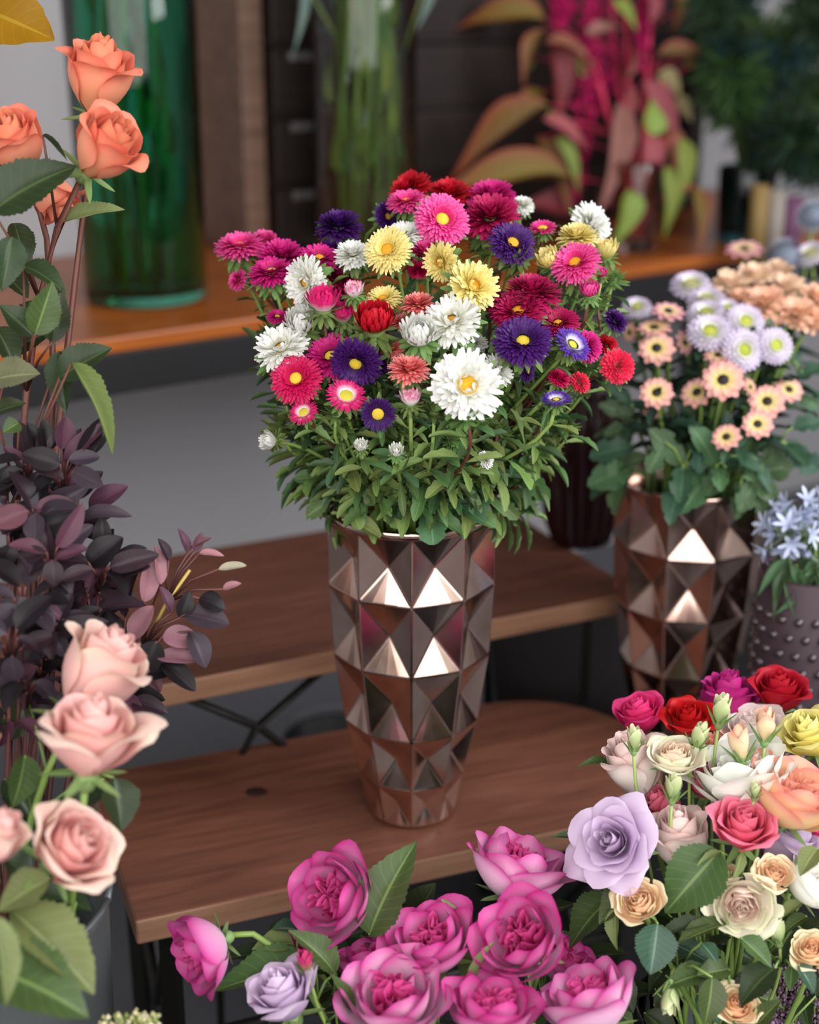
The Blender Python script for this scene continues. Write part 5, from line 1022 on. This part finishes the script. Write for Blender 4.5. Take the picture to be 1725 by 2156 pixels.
# ------------------------------------------------------------------ stems standing in the two glass vases
for (v, rad, n, top, lb, gp, mats, lr) in [(VC, .062, 22, .75, 'upright green stem with pale leaf tips inside the clear glass cylinder', 'stems in the clear vase', (leaf_mat('#6d8a3c', '#a3b860', .5), leaf_mat('#8a9c48', '#b8c478', .5), leaf_mat('#476a44', '#6f8f60', .5)), (.05, .10)),
                                          (VG, .060, 11, .75, 'thick green stem standing in the emerald glass vase', 'stems in the green vase', (leaf_mat('#5c8a3c', '#8fae60', .5), leaf_mat('#4a7038', '#7f9f50', .5)), (.05, .09))]:
    for k in range(n):
        a = k * 2.399; r = rad * math.sqrt((k + .5) / n); bs = v + Vector((r * math.cos(a), r * math.sin(a), .024)); rt = root('flower_stem', bs, lb, 'stem', gp)
        tp = Vector((r * .7 * math.cos(a + 1.2), r * .7 * math.sin(a + 1.2), top)); pts = [bs, bs + tp * .33 + Vector((rg.uniform(-.01, .01), 0, 0)), bs + tp * .66, bs + tp]; pts[2] = v + Vector((r * .8 * math.cos(a + .6), r * .8 * math.sin(a + .6), top * .6)); pts[3] = v + tp
        b = MB(); b.tube([p - bs for p in pts], .0045, 7); ob('stem', b.me('stem'), rg.choice((ST_GREEN, ST_PALE, ST_DK)), rt)
        for j in range(5):
            tt = rg.uniform(.15, .95); q = min(2, int(tt * 3)); p = pts[q].lerp(pts[q + 1], tt * 3 - q); w = rg.uniform(0, 6.28)
            hd = Vector((v.x, v.y, p.z)); o_ = Vector((math.cos(w) * .012, math.sin(w) * .012, 0)); e = p + o_ + Vector((0, 0, rg.uniform(*lr) * rg.choice((1, 1, -1))))
            ob('leaf', L_LANCE[0], rg.choice(mats), rt, leaf_matrix(p, e, o_ + Vector((.001, -.02, 0)), rg.uniform(.012, .02), bs))
        if v is VC and k in (3, 8):   # grey-green outer leaf drooping beside the vase
            xx = 628 if k == 3 else 905; add_leaf(dict(root=rt, base=bs, pts=pts), xx, -60, 2.2, xx + (14 if k == 3 else -10), 104 if k == 3 else 60, 2.19, 26, L_BLADE[0], leaf_mat('#5c7068', '#7f9088', .5), .8, 0, True)

# ------------------------------------------------------------------ pale blue flowers in the beaded vase
BLU = petal_mat('#a4aecb', '#c6cde6', '#d6dcf2', .5, .2, veins=False); VHv = Vector((VH0.x, VH0.y, pz))
for (x, y, d, lb) in [(1688, 1070, 1.49, 'upper pale blue starry flower head above the beaded vase'), (1660, 1125, 1.47, 'lower pale blue starry flower head leaning left of the beaded vase'), (1722, 1125, 1.47, 'pale blue starry flower head cut by the right edge')]:
    c = P(x, y, d); bs = VHv + Vector((rg.uniform(-.015, .015), rg.uniform(-.015, .015), .06)); rt = root('blue_flower', bs, lb, 'flower', 'pale blue flowers')
    pts = bez(bs, bs + Vector((0, 0, .15)), c - Vector((0, 0, .05)), c, 8); b = MB(); b.tube([p - bs for p in pts], .002, 6); ob('stem', b.me('stem'), ST_GREEN, rt)
    for k in range(14):
        w = k * 2.399; u = facing(c, rg.uniform(-.2, .9), rg.uniform(0, 360)); q = c + u * rg.uniform(.012, .03); fb = MB()
        b = MB(); b.tube([c - bs, q - bs], .0006, 4); ob('flower_stalk', b.me('flower_stalk'), ST_GREEN, rt)
        for j in range(6): strip(fb, .0, j * 1.047, .7, .017, .0026, -.6, .4, nl=4)
        ob('floret', fb.me('floret'), BLU, rt, Matrix.Translation(q - bs) @ axes(u))
    r = dict(root=rt, base=bs, pts=pts)
    for k in range(7):
        x0 = x + rg.uniform(-20, 20); y0 = y + rg.uniform(40, 90); add_leaf(r, x0, y0, d, x0 + rg.uniform(-70, 50), y0 + rg.uniform(20, 120), d - .01, 24, L_BLADE[0], G_MUM, .8, rg.uniform(0, 180), True)
# ------------------------------------------------------------------ heather at the lower right corner, cream sprigs at the lower left
def sprig(name, x0, y0, x1, y1, d, cols, label, group, n, size, cat, bs):
    lo, c = P(x0, y0, d), P(x1, y1, d); rt = root(name, bs, label, cat, group); pts = bez(bs, bs + Vector((0, 0, .12)), lo, c, 10)
    b = MB(); b.tube([p - bs for p in pts], .0012, 5); ob('stem', b.me('stem'), ST_GREEN, rt); f = MB()
    for i in range(n):
        tt = .3 + .7 * rg.random(); q = lo.lerp(c, tt) - bs; v = Vector((rg.gauss(0, 1), rg.gauss(0, 1), rg.gauss(0, 1))).normalized() * rg.uniform(.003, .011) * (1.25 - tt * .6); s = size * rg.uniform(.7, 1.2); o_ = q + v
        f.add([o_ + Vector(w) * s for w in ((1, 0, 0), (-1, 0, 0), (0, 1, 0), (0, -1, 0), (0, 0, 1.2), (0, 0, -1.2))], [(0, 2, 4), (2, 1, 4), (1, 3, 4), (3, 0, 4), (2, 0, 5), (1, 2, 5), (3, 1, 5), (0, 3, 5)], [(rg.random(), .5, .5)] * 6)
    tag(ob('florets', f.me('florets'), petal_mat(*cols, veins=False), rt), kind='stuff')
for k in range(9):
    x = 1625 + k * 13; sprig('heather_sprig', x + rg.uniform(-10, 10), 2330, x + rg.uniform(-12, 12), rg.uniform(1990, 2080), 1.24 + rg.uniform(-.02, .02), ('#5c4a3c', '#8a6a86', '#b490b4'), 'mauve heather sprig at the lower right corner', 'heather sprigs', 150, .0022, 'heather', jit(VX0, .04, VX0.z - .2))
for k in range(6):
    x = 228 + k * 20; sprig('cream_flower_sprig', x + rg.uniform(-8, 8), 2330, x + rg.uniform(-6, 6), rg.uniform(2136, 2150), 1.05, ('#8a9a4c', '#d8cfa0', '#eee2c8'), 'tiny cream blossom sprig at the bottom edge left', 'cream blossom sprigs', 110, .0022, 'blossom', jit(VM0, .05, VM0.z - .1))
